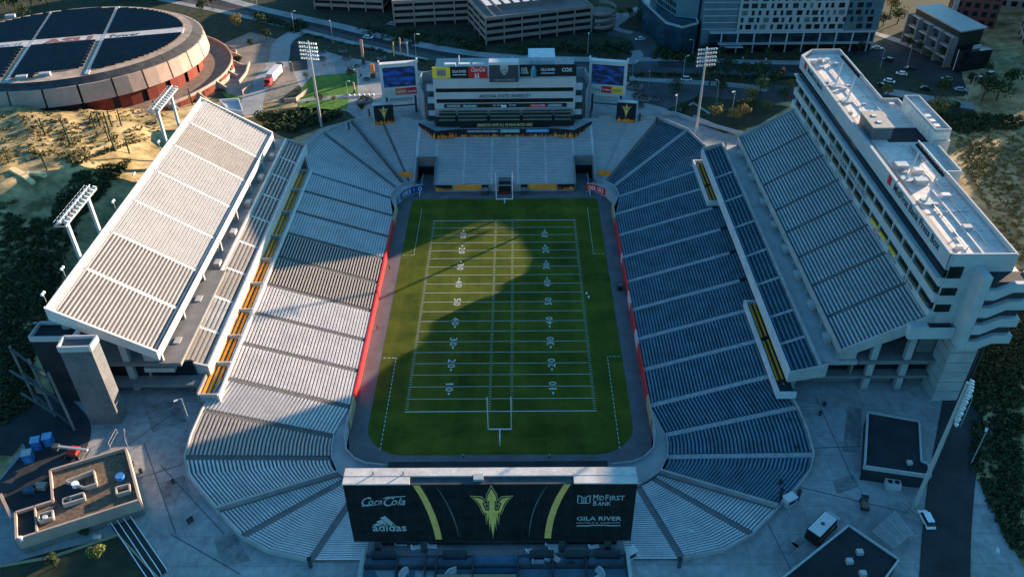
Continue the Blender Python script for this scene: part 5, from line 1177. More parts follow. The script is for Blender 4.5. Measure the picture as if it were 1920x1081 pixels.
for k in range(5):
    z = 11+k*3.6; g = M(); a = Vector((-112, -52, 0)); b = Vector((-99, -61, 0)); off = Vector((-1.5*(k % 2), -1.5*(k % 2), 0))
    g.wall([a+off, b+off], .5, [z, z+1.7] if k % 2 else [z+1.7, z], [z+.3, z+2.0] if k % 2 else [z+2.0, z+.3]); g.build('ramp_flight', c_dsteel, t)
for x, y in ((-112, -52), (-99, -61), (-105.5, -56.5)): M().cyl((x, y, 9.5), (x, y, 28), .3, .3, 6).build('column', c_conc2, t)
t = thing('stadium_gatehouse', 'small white walled block behind the far end of the white grandstand', 'building', tuple(P(430, 200, 10)))
q = c4([(412, 190), (448, 188), (456, 212), (428, 208)], 20); M().prism(q, 9.5, 20).build('wall', c_panel, t); g = M(); g.wall(q+[q[0]], .4, 19.6, 20.8); g.build('parapet', c_white, t)
# stair with steel rails at the bottom left
t = thing('outdoor_stair', 'long straight stair with parallel steel rails at the bottom left', 'staircase', tuple(P(265, 1010, 10)))
a, b = P(226, 975, 10.1), P(297, 1081, 10.1); d = (b-a).normalized(); n_ = Vector((-d.y, d.x, 0))
M().prism([tuple((a-n_*2)[:2]), tuple((b-n_*2)[:2]), tuple((b+n_*2)[:2]), tuple((a+n_*2)[:2])], 9.9, 10.15).build('stair_flight', c_dark, t)
for k in (-1.8, -.6, .6, 1.8): g = M(); g.cyl(tuple(a+n_*k+Vector((0, 0, 1.1))), tuple(b+n_*k+Vector((0, 0, 1.1))), .09, .09, 5); g.cyl(tuple(a+n_*k), tuple(a+n_*k+Vector((0, 0, 1.1))), .08, .08, 5); g.cyl(tuple(b+n_*k), tuple(b+n_*k+Vector((0, 0, 1.1))), .08, .08, 5); g.build('handrail', c_print, t)

# ================================================================ VEGETATION
def leaves(g, c, rad, n, size, rnd, flat=.85, shell=.55):
    for _ in range(n):
        while True:
            d = Vector((rnd.uniform(-1, 1), rnd.uniform(-1, 1), rnd.uniform(-1, 1)))
            if .05 < d.length <= 1: break
        r_ = d.length; d = d.normalized()*(shell+(1-shell)*r_); p = Vector(c)+Vector((d.x*rad[0], d.y*rad[1], d.z*rad[2]))
        n_ = (d+Vector((rnd.uniform(-.7, .7), rnd.uniform(-.7, .7), rnd.uniform(-.2, .9)))).normalized(); a = n_.orthogonal().normalized(); b = n_.cross(a); s_ = size*rnd.uniform(.6, 1.3)
        g.k = rnd.choice((0, 0, 1)); g.poly([p-a*s_, p-b*s_*.6, p+a*s_, p+b*s_*.6])
def make_tree(kind, seed):
    rnd = random.Random(seed); t = thing('tree', 'x', 'tree'); 
    if kind == 'palm':
        M().cyl((0, 0, 0), (.2, .1, 9), .28, .2, 8).build('trunk', c_bark, t, world=False); g = M()
        for k in range(22):
            a = rnd.uniform(0, 6.28); el_ = rnd.uniform(-.5, .9); pr_ = Vector((.2, .1, 9)); d = Vector((math.cos(a)*math.cos(el_), math.sin(a)*math.cos(el_), math.sin(el_))); sd = Vector((-math.sin(a), math.cos(a), 0))
            for j in range(5): nx_ = pr_+d*.55; w_ = .32*(1-j/6); g.poly([pr_-sd*w_, nx_-sd*w_*.85, nx_+sd*w_*.85, pr_+sd*w_]); pr_ = nx_; d = (d+Vector((0, 0, -.28))).normalized()
        g.build('crown', c_leafm, t, world=False); return t
    H = {'round': 5.5, 'wide': 4.6, 'bush': 1.6, 'ochre': 5.0, 'pale': 4.5}[kind]; mA, mB = {'round': (c_leafd, c_leafm), 'wide': (c_leafm, c_leafd), 'bush': (c_leafd, c_leafm), 'ochre': (c_leafo, c_leafl), 'pale': (c_leafl, c_leafm)}[kind]
    M().cyl((0, 0, 0), (.1, 0, H*.45), .22, .15, 7).cyl((.1, 0, H*.4), (-.9, .4, H*.75), .12, .05, 5).cyl((.1, 0, H*.4), (.9, -.5, H*.8), .12, .05, 5).cyl((.1, 0, H*.45), (.2, .8, H*.85), .1, .05, 5).build('trunk', c_bark, t, world=False)
    g = M(); W = 2.6 if kind != 'bush' else 1.3
    if kind == 'wide': W = 3.4
    for k in range(9):
        a = rnd.uniform(0, 6.28); r_ = rnd.uniform(.2, .75)*W; c = (r_*math.cos(a), r_*math.sin(a), H*rnd.uniform(.55, .95)); q = rnd.uniform(.35, .6)*W
        leaves(g, c, (q, q, q*.75), 75, .24 if kind != 'bush' else .16, rnd)
    g.build('crown', [mA, mB], t, world=False); return t
protos = {}; used_ = {}
def tree(kind, u, v, label, group, scale=1.0, world=None):
    k = kind
    if k not in protos: protos[k] = make_tree(kind, len(protos)*7+1); o = protos[k]
    else: o = copy_tree(protos[k])
    p = Vector(world) if world else G(u, v)
    o.location = (p.x, p.y, T(p.x, p.y)-.05); s_ = scale*random.uniform(.9, 1.1); o.scale = (s_*random.uniform(.9, 1.1), s_, s_*random.uniform(.9, 1.15)); o.rotation_euler = (0, 0, random.uniform(0, 6.28))
    tag(o, label, {'palm': 'palm tree', 'bush': 'shrub'}.get(kind, 'tree'), group); o.name = {'palm': 'palm_tree', 'bush': 'shrub'}.get(kind, 'tree')
    return o
tree('ochre', 447, 58, 'round ochre leaved tree standing in sun beside the arena forecourt', 'trees by the arena', 1.6)
for i, (u, v, k, sc_, lab) in enumerate([
    (488, 55, 'wide', 1.5, 'green tree right of the ochre tree by the arena'), (500, 75, 'round', 1.2, 'dark tree below the pavement edge by the arena forecourt'), (470, 85, 'bush', 1.6, 'low shrub on the forecourt under the ochre tree'),
    (382, 30, 'round', 1.4, 'dark tree against the arena roof edge beside the street'), (400, 18, 'round', 1.2, 'dark tree nearest the top edge beyond the arena roof'), (525, 128, 'bush', 1.6, 'shrub by the curved forecourt wall above the truck'), (449, 118, 'bush', 1.8, 'shrub in the round planting bed right of the arena terrace'),
    (10, 15, 'pale', 1.5, 'pale green tree in the top left corner of the photo'), (30, 20, 'round', 1.4, 'dark green tree second from the top left corner'), (62, 15, 'pale', 1.9, 'tall yellow green tree behind the arena, left one of a pair'), (90, 12, 'pale', 1.8, 'tall yellow green tree behind the arena, right one of a pair'), (120, 10, 'round', 1.3, 'dark tree right of the yellow green pair behind the arena'), (196, 10, 'ochre', 1.0, 'small ochre tree on the far rim line of the arena'), (45, 32, 'wide', 1.3, 'wide tree close behind the far rim of the arena'),
    (660, 150, 'round', .9, 'small tree at the top right corner of the lawn'), (603, 195, 'wide', .9, 'small tree in the lower strip of lawn'), (627, 192, 'ochre', .6, 'small ochre tree right of the light pole on the lower lawn'), (575, 150, 'ochre', .6, 'small ochre tree at the upper edge of the lawn'), (680, 205, 'bush', 1.5, 'shrub in the round planter below the flag pylons')]):
    tree(k, u, v, lab, 'trees around the arena and lawn', sc_)
lst = [(1258, 45, 'pale', .9), (1166, 32, 'pale', 1.1), (1180, 38, 'round', 1.2), (1200, 45, 'round', 1.3), (1150, 26, 'pale', .8)]
for (u, v, k, s_), lab in zip(lst, ['small pale tree against the dark glass block wall', 'bright yellow green tree on the island beside the garage ramp road', 'dark tree in the middle of the planted island by the garage ramp', 'largest dark tree at the right end of the planted island', 'small pale tree at the left tip of the planted island']): tree(k, u, v, lab, 'trees on the planted island', s_)
# trees and bushes right of the far end
random.seed(21)
spots = [(1263, 178, 'wide', 1.3, 'wide dark tree in the paved court right of the right small video board'), (1190, 188, 'palm', .5, 'short palm by the round planters right of the trident box'), (1340, 225, 'ochre', 1.3, 'ochre tree right of the tall light pole foot'), (1375, 232, 'ochre', 1.1, 'ochre bush second right of the tall light pole foot'), (1392, 228, 'ochre', 1.2, 'ochre bush third right of the tall light pole foot'), (1405, 190, 'ochre', 1.2, 'tall ochre tree at the head of the slope above the grandstand corner'),
    (1425, 180, 'pale', 1.5, 'bright green tree on the slope above the right grandstand corner'), (1412, 205, 'wide', 1.2, 'green tree below the bright one on the slope'), (1435, 210, 'pale', 1.0, 'small green bush close to the top edge of the right grandstand'), (1390, 212, 'wide', 1.2, 'green tree left end of the clump on the slope'), (1330, 160, 'round', 1.6, 'dark tree behind the tall light pole, left of the others'), (1360, 150, 'round', 1.7, 'dark tree in the long dark clump, second from its left end'), (1390, 155, 'round', 1.6, 'dark tree in the middle of the long dark clump'), (1420, 160, 'round', 1.7, 'dark tree in the long dark clump, second from its right end'), (1450, 170, 'round', 1.5, 'dark tree at the right end of the long dark clump'),
    (1350, 180, 'round', 1.3, 'dark tree below the clump, nearest the light pole'), (1470, 190, 'wide', 1.0, 'tree touching the roof corner of the press box building'), (1310, 195, 'bush', 2.0, 'dark shrub on the slope left of the light pole'), (1280, 210, 'bush', 2.2, 'dark shrub at the lower left of the slope'), (1482, 168, 'ochre', .9, 'small ochre tree left of the press box roof corner')]
for u, v, k, s_, lab in spots: tree(k, u, v, lab, 'trees on the slope right of the far end', s_)
spots = [(1762, 188, 'round', 1.7, 'round dark tree in the street bend right of the press box roof'), (1840, 190, 'round', 1.8, 'broad dark tree on the avenue verge, left of the edge one'), (1868, 188, 'wide', 1.6, 'broad dark tree on the avenue verge beside the left one'), (1890, 170, 'round', 1.6, 'dark tree at the right edge above the lit hillside'), (1663, 181, 'pale', 1.2, 'bright shrub touching the back parapet of the press box roof'), (1752, 222, 'pale', 1.7, 'bright green tree right of the rooftop penthouse'), (1790, 205, 'bush', 1.8, 'dark shrub under the street right of the penthouse'),
    (1700, 92, 'round', 1.0, 'first small tree along the foot of the terraced office'), (1722, 100, 'round', 1.0, 'second small tree along the foot of the terraced office'), (1742, 110, 'wide', 1.0, 'third small tree along the foot of the terraced office'), (1765, 118, 'round', 1.0, 'fourth small tree along the foot of the terraced office'), (1668, 30, 'ochre', 1.8, 'tall ochre tree between the apartment tower and the terraced office'), (1682, 45, 'wide', 1.5, 'green tree at the left end of the terraced office'), (1655, 50, 'round', 1.2, 'dark tree beside the right edge of the apartment tower'), (1712, 70, 'round', 1.1, 'dark tree on the lowest terrace of the office block'), (1820, 155, 'bush', 2, 'shrub on the traffic island of the avenue'), (1850, 140, 'round', 1.1, 'small tree beyond the avenue near the brick striped building')]
for u, v, k, s_, lab in spots: tree(k, u, v, lab, 'street trees near the avenue', s_)
for i, (u, v) in enumerate([(1318, 102), (1350, 108), (1400, 108), (1440, 110), (1490, 112), (1530, 112), (1575, 104), (1610, 100)]):
    tree('round', u, v, ['first', 'second', 'third', 'fourth', 'fifth', 'sixth', 'seventh', 'eighth'][i]+' small dark tree from the left along the apartment tower front', 'small trees along the apartment tower front', .9)
# dark planting masses: too many plants to count
A_C = Vector(G(52, 332))
def mass(name, quads, n, size, m_, label, cat, seed, hmax=1.6, w_=1.0):
    rnd = random.Random(seed); g = M()
    for _ in range(n):
        q = rnd.choice(quads); a, b = rnd.random(), rnd.random(); u = (q[0][0]*(1-a)+q[1][0]*a)*(1-b)+(q[3][0]*(1-a)+q[2][0]*a)*b; v = (q[0][1]*(1-a)+q[1][1]*a)*(1-b)+(q[3][1]*(1-a)+q[2][1]*a)*b
        p = G(u, v); s_ = rnd.uniform(.5, 1.3)*size
        if inpoly(p.x, p.y, PL) or (A_C-Vector(p)).length < 13: continue
        leaves(g, (p.x, p.y, p.z+s_*.4*hmax), (s_*w_, s_*w_, s_*.6*hmax), 16, s_*.42, rnd, shell=.3)
    o = g.build(name, m_); tag(o, label, cat, kind='stuff'); return o
mass('shrubbery', [((660, 50), (900, 75), (920, 100), (700, 78)), ((950, 90), (1180, 82), (1185, 108), (960, 104)), ((1245, 75), (1300, 110), (1300, 118), (1225, 110)), ((470, 25), (580, 48), (560, 62), (480, 35)), ((560, 215), (650, 210), (640, 226), (560, 240)), ((480, 215), (560, 212), (560, 250), (500, 245))], 620, 1.5, [c_leafd, c_leafm], 'dark low shrubbery on the banks between the garages, the street and the bowl', 'shrubs', 5)
mass('hedge', [((545, 58), (800, 116), (802, 120), (545, 62)), ((1200, 139), (1500, 147), (1500, 150), (1200, 142)), ((820, 118), (1000, 128), (1000, 130), (820, 120))], 260, .9, [c_leafd, c_leafd], 'clipped dark hedge along the street median', 'hedge', 6, 1.2)
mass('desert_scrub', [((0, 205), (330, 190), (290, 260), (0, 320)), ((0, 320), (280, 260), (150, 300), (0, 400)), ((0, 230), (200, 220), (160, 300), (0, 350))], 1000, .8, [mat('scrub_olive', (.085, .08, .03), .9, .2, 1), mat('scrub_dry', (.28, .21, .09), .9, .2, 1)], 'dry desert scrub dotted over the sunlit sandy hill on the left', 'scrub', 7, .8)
mass('desert_scrub', [((1780, 250), (1920, 230), (1920, 520), (1820, 330)), ((1800, 260), (1920, 250), (1920, 420), (1830, 330))], 620, .75, [mat('scrub_gold', (.20, .17, .06), .9, .2, 1), mat('scrub_green', (.12, .13, .04), .9, .2, 1)], 'desert scrub on the sunlit slope right of the press box building', 'scrub', 8, .8)
sheet('verge', [(1655, 178), (1760, 195), (1930, 212), (1930, 236), (1800, 250), (1750, 232)], m_dirt, 10.09)
mass('dark_scrub', [((1740, 208), (1920, 222), (1920, 240), (1790, 252))], 260, 1.3, [c_leafd, c_leafm], 'dark green brush between the bright street and the sunlit slope on the right', 'scrub', 19, .9)
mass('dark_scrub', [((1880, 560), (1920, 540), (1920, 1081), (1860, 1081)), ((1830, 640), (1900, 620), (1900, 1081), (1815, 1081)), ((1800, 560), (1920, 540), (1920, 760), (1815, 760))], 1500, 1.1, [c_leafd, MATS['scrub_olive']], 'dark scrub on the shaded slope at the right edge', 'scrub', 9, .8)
mass('dark_scrub', [((0, 400), (120, 420), (80, 620), (0, 700)), ((120, 330), (250, 300), (160, 400), (90, 430)), ((0, 640), (60, 650), (60, 760), (0, 800)), ((0, 420), (150, 400), (100, 560), (0, 640))], 2300, 1.0, [c_leafd, MATS['scrub_olive']], 'dark scrub thickened to deepen the shade on the foot of the sandy hill', 'scrub', 10, .8)  # extra dense dark plants here deepen the shade on the slope
mass('garden_plants', [((20, 1062), (225, 1010), (290, 1081), (30, 1081))], 60, .8, [c_leafd, c_leafm], 'dark garden planting below the service building', 'plants', 11, 1.0)
tree('pale', 186, 1045, 'bright yellow green tree in the garden bed at the bottom left', None, .75)
tree('round', 105, 1062, 'dark small tree in the garden bed left of the bright one', None, .6)
tree('bush', 165, 1000, 'dark spiky shrub against the sunlit wall of the service building', None, 1.2)
# saguaro cacti
def cactus(): 
    t = thing('saguaro_cactus', 'x', 'cactus'); mc = mat('cactus_green', (.035, .05, .025), .8, .2, 2)
    M().cyl((0, 0, -.3), (0, 0, 7.2), .32, .26, 8).ball((0, 0, 7.2), .26, 8, 4).build('trunk', mc, t, world=False)
    M().cyl((0, 0, 3.2), (1.0, .1, 3.6), .17, .17, 6).cyl((1.0, .1, 3.5), (1.1, .1, 5.6), .18, .14, 6).build('arm', mc, t, world=False); return t
cp = cactus(); cn = 0
for (u, v, lab) in [(178, 242, 'cactus furthest left of the tight cluster at the top of the sandy hill'), (188, 238, 'cactus just right of the leftmost in the hilltop cluster'), (210, 238, 'tallest cactus in the middle of the hilltop cluster'), (228, 237, 'cactus at the right end of the hilltop cluster'), (204, 263, 'cactus in the pair below the cluster, left one'), (216, 283, 'cactus near the shadow edge below the cluster, left one of two'), (243, 288, 'cactus near the shadow edge, right one of two'), (205, 247, 'cactus just under the tallest one of the cluster'), (86, 255, 'lone cactus on the left part of the sandy hill'), (131, 268, 'thick lone cactus left of the cluster'), (361, 197, 'cactus beside the back corner of the white grandstand'), (296, 220, 'cactus left of the upper twin leg light tower'), (17, 305, 'cactus near the left edge above the white letter'), (88, 318, 'cactus beside the right leg of the big letter A')]:
    o = cp if cn == 0 else copy_tree(cp); cn += 1; p = G(u, v); o.location = (p.x, p.y, p.z); o.rotation_euler = (random.uniform(-.04, .04), random.uniform(-.04, .04), random.uniform(0, 6.28)); k = random.uniform(.75, 1.05); o.scale = (k, k, k); tag(o, lab, 'cactus', 'saguaro cacti on the sandy hill')
# hillside letter A
t = thing('hillside_letter', 'big gold and white letter A lying on the sandy hill slope', 'letter', tuple(G(50, 333)))
for (a, b, w_, nm) in (((22, 320), (64, 346), 1.4, 'leg'), ((22, 320), (86, 330), 1.4, 'leg'), ((50, 338), (58, 327), 1.4, 'crossbar')):
    p, q = G(*a), G(*b); g = M(); N_ = 8; pts = [p+(q-p)*k/N_ for k in range(N_+1)]; g.wall(pts, w_, [T(x.x, x.y)-.3 for x in pts], [T(x.x, x.y)+1.0 for x in pts]); g.build(nm, mat('letter_paint', (.88, .62, .32), .7), t)

# ================================================================ VEHICLES AND STREET THINGS
def make_car(col, L_=4.6, suv=False):
    t = thing('parked_car', 'x', 'car'); mc = col; W = .92; h = .78 if not suv else .95
    n = M(); pr_ = [(-L_/2, .32), (-L_/2+.05, .72), (-L_/2+.5, h), (L_/2-.9, h*.98), (L_/2-.08, .66), (L_/2, .32)]
    i = len(n.v); n.v += [(x, -W, z) for x, z in pr_]+[(x, W, z) for x, z in pr_]; k = len(pr_); n.f += [tuple(range(k)), tuple(range(2*k-1, k-1, -1))]+[(j, j+k, (j+1) % k+k, (j+1) % k) for j in range(k)]; n.mi += [0]*(k+2); n.build('body', mc, t, world=False)
    top = 1.42 if not suv else 1.75; x0, x1, y0, y1 = (-L_/2+.35 if suv else -L_/2+.75), L_/2-1.35, -.8, .8
    n = M(); n.v = [(x0-.15, -.86, h), (x1+.55, -.86, h), (x1+.55, .86, h), (x0-.15, .86, h), (x0+.35, -.68, top), (x1-.1, -.68, top), (x1-.1, .68, top), (x0+.35, .68, top)]; n.f = [(0,1,5,4), (1,2,6,5), (2,3,7,6), (3,0,4,7)]; n.mi = [0]*4; n.build('windows', c_glass, t, world=False)
    M().box(x0+.33, x1-.08, -.69, .69, top-.02, top+.04).build('roof', mc, t, world=False)
    for sx_ in (-1, 1):
        for sy_ in (-1, 1): M().cyl((sx_*L_*.3, sy_*.72, .32), (sx_*L_*.3, sy_*.95, .32), .32, .32, 10).build('wheel', c_black, t, world=False)
    for sy_ in (-1, 1): M().box(L_/2-.1, L_/2+.01, sy_*.65-.2, sy_*.65+.2, .5, .66).build('headlight', c_print, t, world=False)
    return t
cw, cg, cdk, cr = mat('car_white', (.75, .75, .75), .3, .02), mat('car_silver', (.35, .37, .38), .3, .02), mat('car_black', (.02, .02, .022), .25, .02), mat('car_red', (.4, .03, .02), .3, .02)
P_c = {}
def car(u, v, ang, c_, label, group=None, suv=False, z=10.15, sc_=1.0):
    k = (c_.name, suv)
    if k not in P_c: P_c[k] = make_car(c_, suv=suv); o = P_c[k]
    else: o = copy_tree(P_c[k])
    p = P(u, v, z); o.location = (p.x, p.y, z); o.rotation_euler = (0, 0, math.radians(ang)); o.scale = (sc_,)*3; tag(o, label, 'car', group); return o
car(1667, 154, -30, cw, 'white car on the avenue nearest the press box roof'); car(1775, 150, 150, cg, 'silver car in the middle of the avenue'); car(1854, 142, -172, cw, 'white car furthest right on the avenue', suv=True)
car(1665, 115, 130, cdk, 'black car with pale roof on the avenue beyond the press box roof', suv=True); car(1653, 162, 100, cdk, 'black car half behind the press box roof parapet'); car(1706, 130, 170, cdk, 'dark car among the others in the avenue'); car(1643, 92, 160, cg, 'silver car on the avenue by the apartment tower corner'); car(1287, 151, -5, cw, 'white car on the road left of the tall light pole', suv=True); car(1200, 75, -170, cw, 'white car on the curving side road'); car(1108, 18, 15, cw, 'white car leaving the canopy garage ramp'); car(1097, 28, 10, cdk, 'black car on the garage roof ramp')
car(1736, 976, 92, cw, 'white pickup like car parked by the service road at bottom right', suv=True, z=10.16); car(1276, 82, 20, cw, 'white car in the dark lot below the glass block', z=10.1)
names = ['first', 'second', 'third', 'fourth', 'fifth', 'sixth', 'seventh', 'eighth', 'ninth', 'tenth']
for i in range(10): car(1203+i*4.2+(i > 5)*2, 27+i*4.6, 8, cw if i % 3 else cg, names[i]+' car from the far end of the row by the glass block', 'cars parked in a row by the glass block')
for i in range(4): car(1130-i*4, 38+i*7, 100, cdk if i % 2 else cg, names[i]+' car from the top in the column beside the garage ramp', 'cars by the garage ramp')
# lorry with white tanker trailer
p = P(514, 150, 10.15); q = P(504, 165, 10.15); t = thing('lorry', 'white box trailer lorry with a red cab parked beside the lawn', 'lorry', (p.x, p.y, 10.15), math.radians(-97))
M().box(-7, 4.2, -1.5, 1.5, 1.1, 4.3).build('trailer', c_white, t, world=False); M().box(4.6, 7.4, -1.3, 1.3, .6, 3.2).build('cab', mat('cab_red', (.65, .05, .04), .4), t, world=False); M().box(7.3, 7.45, -1.1, 1.1, 1.9, 2.9).build('windscreen', c_glass, t, world=False); M().box(7.4, 8.4, -1.1, 1.1, .6, 1.7).build('bonnet', MATS['cab_red'], t, world=False)
for x in (-5.5, -4.2, 3.2, 5, 7.6):
    for y in (-1.3, 1.3): M().cyl((x, y-.2, .5), (x, y+.2, .5), .5, .5, 10).build('wheel', c_black, t, world=False)
# box truck, utility cart, white unit at bottom right
p = P(1537, 1001, 10.15); t = thing('box_truck', 'black sided box truck with a white roof against the building at bottom right', 'truck', (p.x, p.y, 10.1), math.radians(42))
M().box(-3.6, 3.0, -1.5, 1.5, .8, 3.6).build('box', c_black, t, world=False); M().box(-3.45, 2.85, -1.35, 1.35, 3.6, 3.7).build('roof', c_white, t, world=False); M().cyl((-.3, 0, 3.7), (-.3, 0, 3.85), .4, .4, 12).build('roof_vent', c_dsteel, t, world=False)
g = M(); lettering(g, 'MIXED FARE', (-3.2, -1.5, 1.9), (1, 0, 0), (0, 0, 1), 5.4, .8, .03); g.build('lettering', c_print, t, world=False)
M().box(3.0, 4.8, -1.3, 1.3, .6, 2.3).build('cab', cg, t, world=False)
for x in (-2.4, 3.6):
    for y in (-1.3, 1.3): M().cyl((x, y-.2, .45), (x, y+.2, .45), .45, .45, 10).build('wheel', c_black, t, world=False)
p = P(1620, 948, 10.15); t = thing('utility_cart', 'small dark utility cart with a tall mast parked on the blue paving', 'utility cart', (p.x, p.y, 10.1), math.radians(78))
M().box(-1.5, 1.5, -.75, .75, .4, .9).build('body', c_dsteel, t, world=False); M().box(-1.3, .2, -.7, .7, .9, 1.3).build('load_bed', mat('timber', (.22, .15, .08), .8), t, world=False); M().box(.5, 1.4, -.7, .7, 1.9, 2.0).build('canopy', c_black, t, world=False); M().cyl((1.4, .6, .9), (1.9, .9, 3.4), .06, .05, 5).build('mast', c_dsteel, t, world=False)
for x in (.5, 1.4):
    for y in (-.68, .68): M().cyl((x, y, .9), (x, y, 1.9), .04, .04, 4).build('canopy_post', c_dsteel, t, world=False)
for x in (-1, 1):
    for y in (-.75, .75): M().cyl((x, y-.12, .32), (x, y+.12, .32), .32, .32, 8).build('wheel', c_black, t, world=False)
p = P(1672, 911, 10.15); t = thing('cooling_unit', 'white twin fan cooling unit behind the dark building beside the light pole', 'cooling unit', (p.x, p.y, 10.1), -.15)
M().box(-1.5, 1.5, -1.1, 1.1, 0, 1.6).build('casing', c_panel, t, world=False)
for x in (-.7, .7): M().cyl((x, -.1, 1.6), (x, -.1, 1.66), .5, .5, 14).build('fan', c_black, t, world=False)
# blue portable toilets and the red boom lift
m_ptb = mat('toilet_blue', (.03, .16, .45), .5, .1)
for u, v, lab in ((56, 862, 'blue portable toilet with pale roof standing apart lowest of the three'), (72, 838, 'blue portable toilet in the middle of the three'), (94, 831, 'blue portable toilet furthest right of the three')):
    p = P(u, v, 10.2); t = thing('portable_toilet', lab, 'portable toilet', (p.x, p.y, 10.1), .3, 'blue portable toilets'); M().box(-.95, .95, -.95, .95, 0, 2.5).build('cabin', m_ptb, t, world=False); M().box(-1.0, 1.0, -1.0, 1.0, 2.5, 2.75).build('roof', mat('toilet_roof', (.2, .42, .6), .5) if u != 56 else c_panel, t, world=False); M().box(-.5, .5, -1.0, -.94, .2, 2.2).build('door', mat('toilet_door', (.05, .24, .5), .5), t, world=False)
p = P(143, 853, 10.2); t = thing('boom_lift', 'red boom lift with a folded grey boom parked behind the gravel roofed building', 'boom lift', (p.x, p.y, 10.1), -.15)
M().box(-1.6, 1.6, -1.2, 1.2, .5, 1.2).build('chassis', c_dsteel, t, world=False); M().box(-1.0, 1.0, -1.0, 1.0, 1.2, 2.1).build('turret', mat('lift_red', (.70, .04, .02), .4), t, world=False); M().box(-3.6, 3.6, -.3, .25, 2.2, 2.7).build('boom', c_steel, t, world=False); M().box(-4.8, -3.6, -.7, .7, 1.6, 2.7).build('basket', c_dsteel, t, world=False)
for x in (-1.2, 1.2):
    for y in (-1.2, 1.2): M().cyl((x, y-.2, .5), (x, y+.2, .5), .5, .5, 10).build('wheel', c_black, t, world=False)
# street lamps
def mk_lamp(h, name='street_lamp'):
    t = thing(name, 'x', 'street lamp'); M().cyl((0, 0, 0), (0, 0, h), .13, .08, 6).build('pole', c_steel, t, world=False); M().cyl((0, 0, h-.1), (1.2, 0, h+.1), .06, .05, 5).build('arm', c_steel, t, world=False); M().obox((1.5, 0, h+.1), (1.0, .5, .2)).build('lamp_head', m_lamp, t, world=False); return t
lp = mk_lamp(8.5); ln = 0
for u, v, h, lab in ((487, 35, 1.1, 'street lamp at the street edge right of the ochre tree'), (552, 58, 1.1, 'street lamp on the median above the dark apron'), (625, 82, 1.2, 'street lamp on the median left of the red pylon'), (780, 105, 1.2, 'street lamp left of the grey building on the street'), (1102, 102, 1.2, 'street lamp in the shrub bank right of the canopy garage'), (1297, 110, 1, 'street lamp in front of the glass block'), (1280, 150, 1.2, 'street lamp beside the white car left of the light pole'), (1185, 150, 1, 'street lamp right behind the right video board'), (1388, 142, 1.0, 'street lamp on the road median right of the light pole'), (1428, 158, 1.2, 'street lamp in front of the dark clump of trees'), (1343, 190, 1, 'street lamp on the bank right of the tall light pole'), (1371, 220, 1.3, 'street lamp among the ochre bushes'), (1265, 222, 1.2, 'street lamp by the curved path above the bowl rim'), (1216, 165, .8, 'street lamp on the paved court beside the board'), (1812, 192, 1.3, 'tall street lamp standing alone on the bright street right of the penthouse'), (1650, 128, 1, 'street lamp beside the roof edge of the press box building'), (1700, 125, 1, 'street lamp in the avenue by the dark car'), (1920-15, 215, 1, 'street lamp nearest the right edge above the lit slope'), (1820, 870, 1.1, 'street lamp on the dark slope right of the service road'), (1840, 1075, 1.1, 'street lamp in the bottom right corner'), (1800, 800, 1.0, 'street lamp right of the leaning light pole head'), (92, 640, .8, 'street lamp on the dark slope above the lift tower'), (505, 150, .8, 'street lamp beside the lorry'), (553, 150, .9, 'street lamp on the tan forecourt'), (653, 185, .9, 'street lamp on the lower lawn'), (672, 160, .8, 'street lamp at the lawn corner'), (1300, 1050, 1.0, 'street lamp inside the lower right corner of the bowl'), (355, 790, .9, 'street lamp in the sun beside the gold seat block')):
    o = lp if ln == 0 else copy_tree(lp); ln += 1; p = G(u, v); o.location = tuple(p); o.scale = (h, h, h); o.rotation_euler = (0, 0, random.uniform(0, 6.28)); tag(o, lab, 'street lamp', 'street lamps')
# twin floodlights above the rear parapet of the white grandstand
fp = thing('floodlight', 'x', 'floodlight'); M().cyl((0, 0, 0), (0, 0, 3.0), .07, .07, 5).build('pole', c_steel, fp, world=False)
for y in (-.45, .45): M().ball((0, y, 3.1), .38, 8, 5).build('lamp', c_print, fp, world=False)
for i, (y, lab) in enumerate(((-46, 'small twin floodlight at the near corner of the white grandstand back'), (-36, 'small twin floodlight second from the near corner behind the white grandstand'), (-5, 'small twin floodlight just past the lower twin leg tower'), (10, 'small twin floodlight halfway along the back of the white grandstand'), (30, 'small twin floodlight nearest the upper twin leg tower'))):
    o = fp if i == 0 else copy_tree(fp); o.location = (-103.4, y, 35.4); tag(o, lab, 'floodlight', 'small floodlights behind the white grandstand')
# pylons, kiosk, planters on the south plaza
def pylon(u, v, h, w_, mt, label, cat='pylon', top=None):
    p = P(u, v, 10.15); t = thing('banner_pylon', label, cat, (p.x, p.y, 10.1)); M().box(-w_*.6, w_*.6, -w_*.6, w_*.6, 0, h*.3).build('base', c_dsteel, t, world=False); M().box(-w_/2, w_/2, -.25, .25, h*.3, h).build('banner', mt, t, world=False); M().cyl((0, 0, h), (0, 0, h+.6), .05, .05, 5).build('finial', c_steel, t, world=False)
m_pk = mat('banner_salmon', (.65, .36, .28), .6, .2, 1)
pylon(682, 120, 11, 1.1, m_pk, 'tall salmon banner pylon on the plaza left of the orange kiosk')
for u, c_, lab in ((740, c_goldp, 'slim gold banner pole behind the left video board'), (753, m_pk, 'tallest slim pink banner pole behind the left video board'), (766, c_white, 'slim white banner pole behind the left video board')): pylon(u, 116, 9 if u != 753 else 11, .55, c_, lab)
pylon(700, 145, 6, 1.6, c_orange, 'orange printed kiosk column on the plaza left of the video board', 'kiosk')
pylon(677, 143, 4.0, .5, c_flesh, 'small pale pylon beside the lawn corner'); pylon(665, 174, 4.5, .7, m_pk, 'short pink pylon at the end of the lawn path')
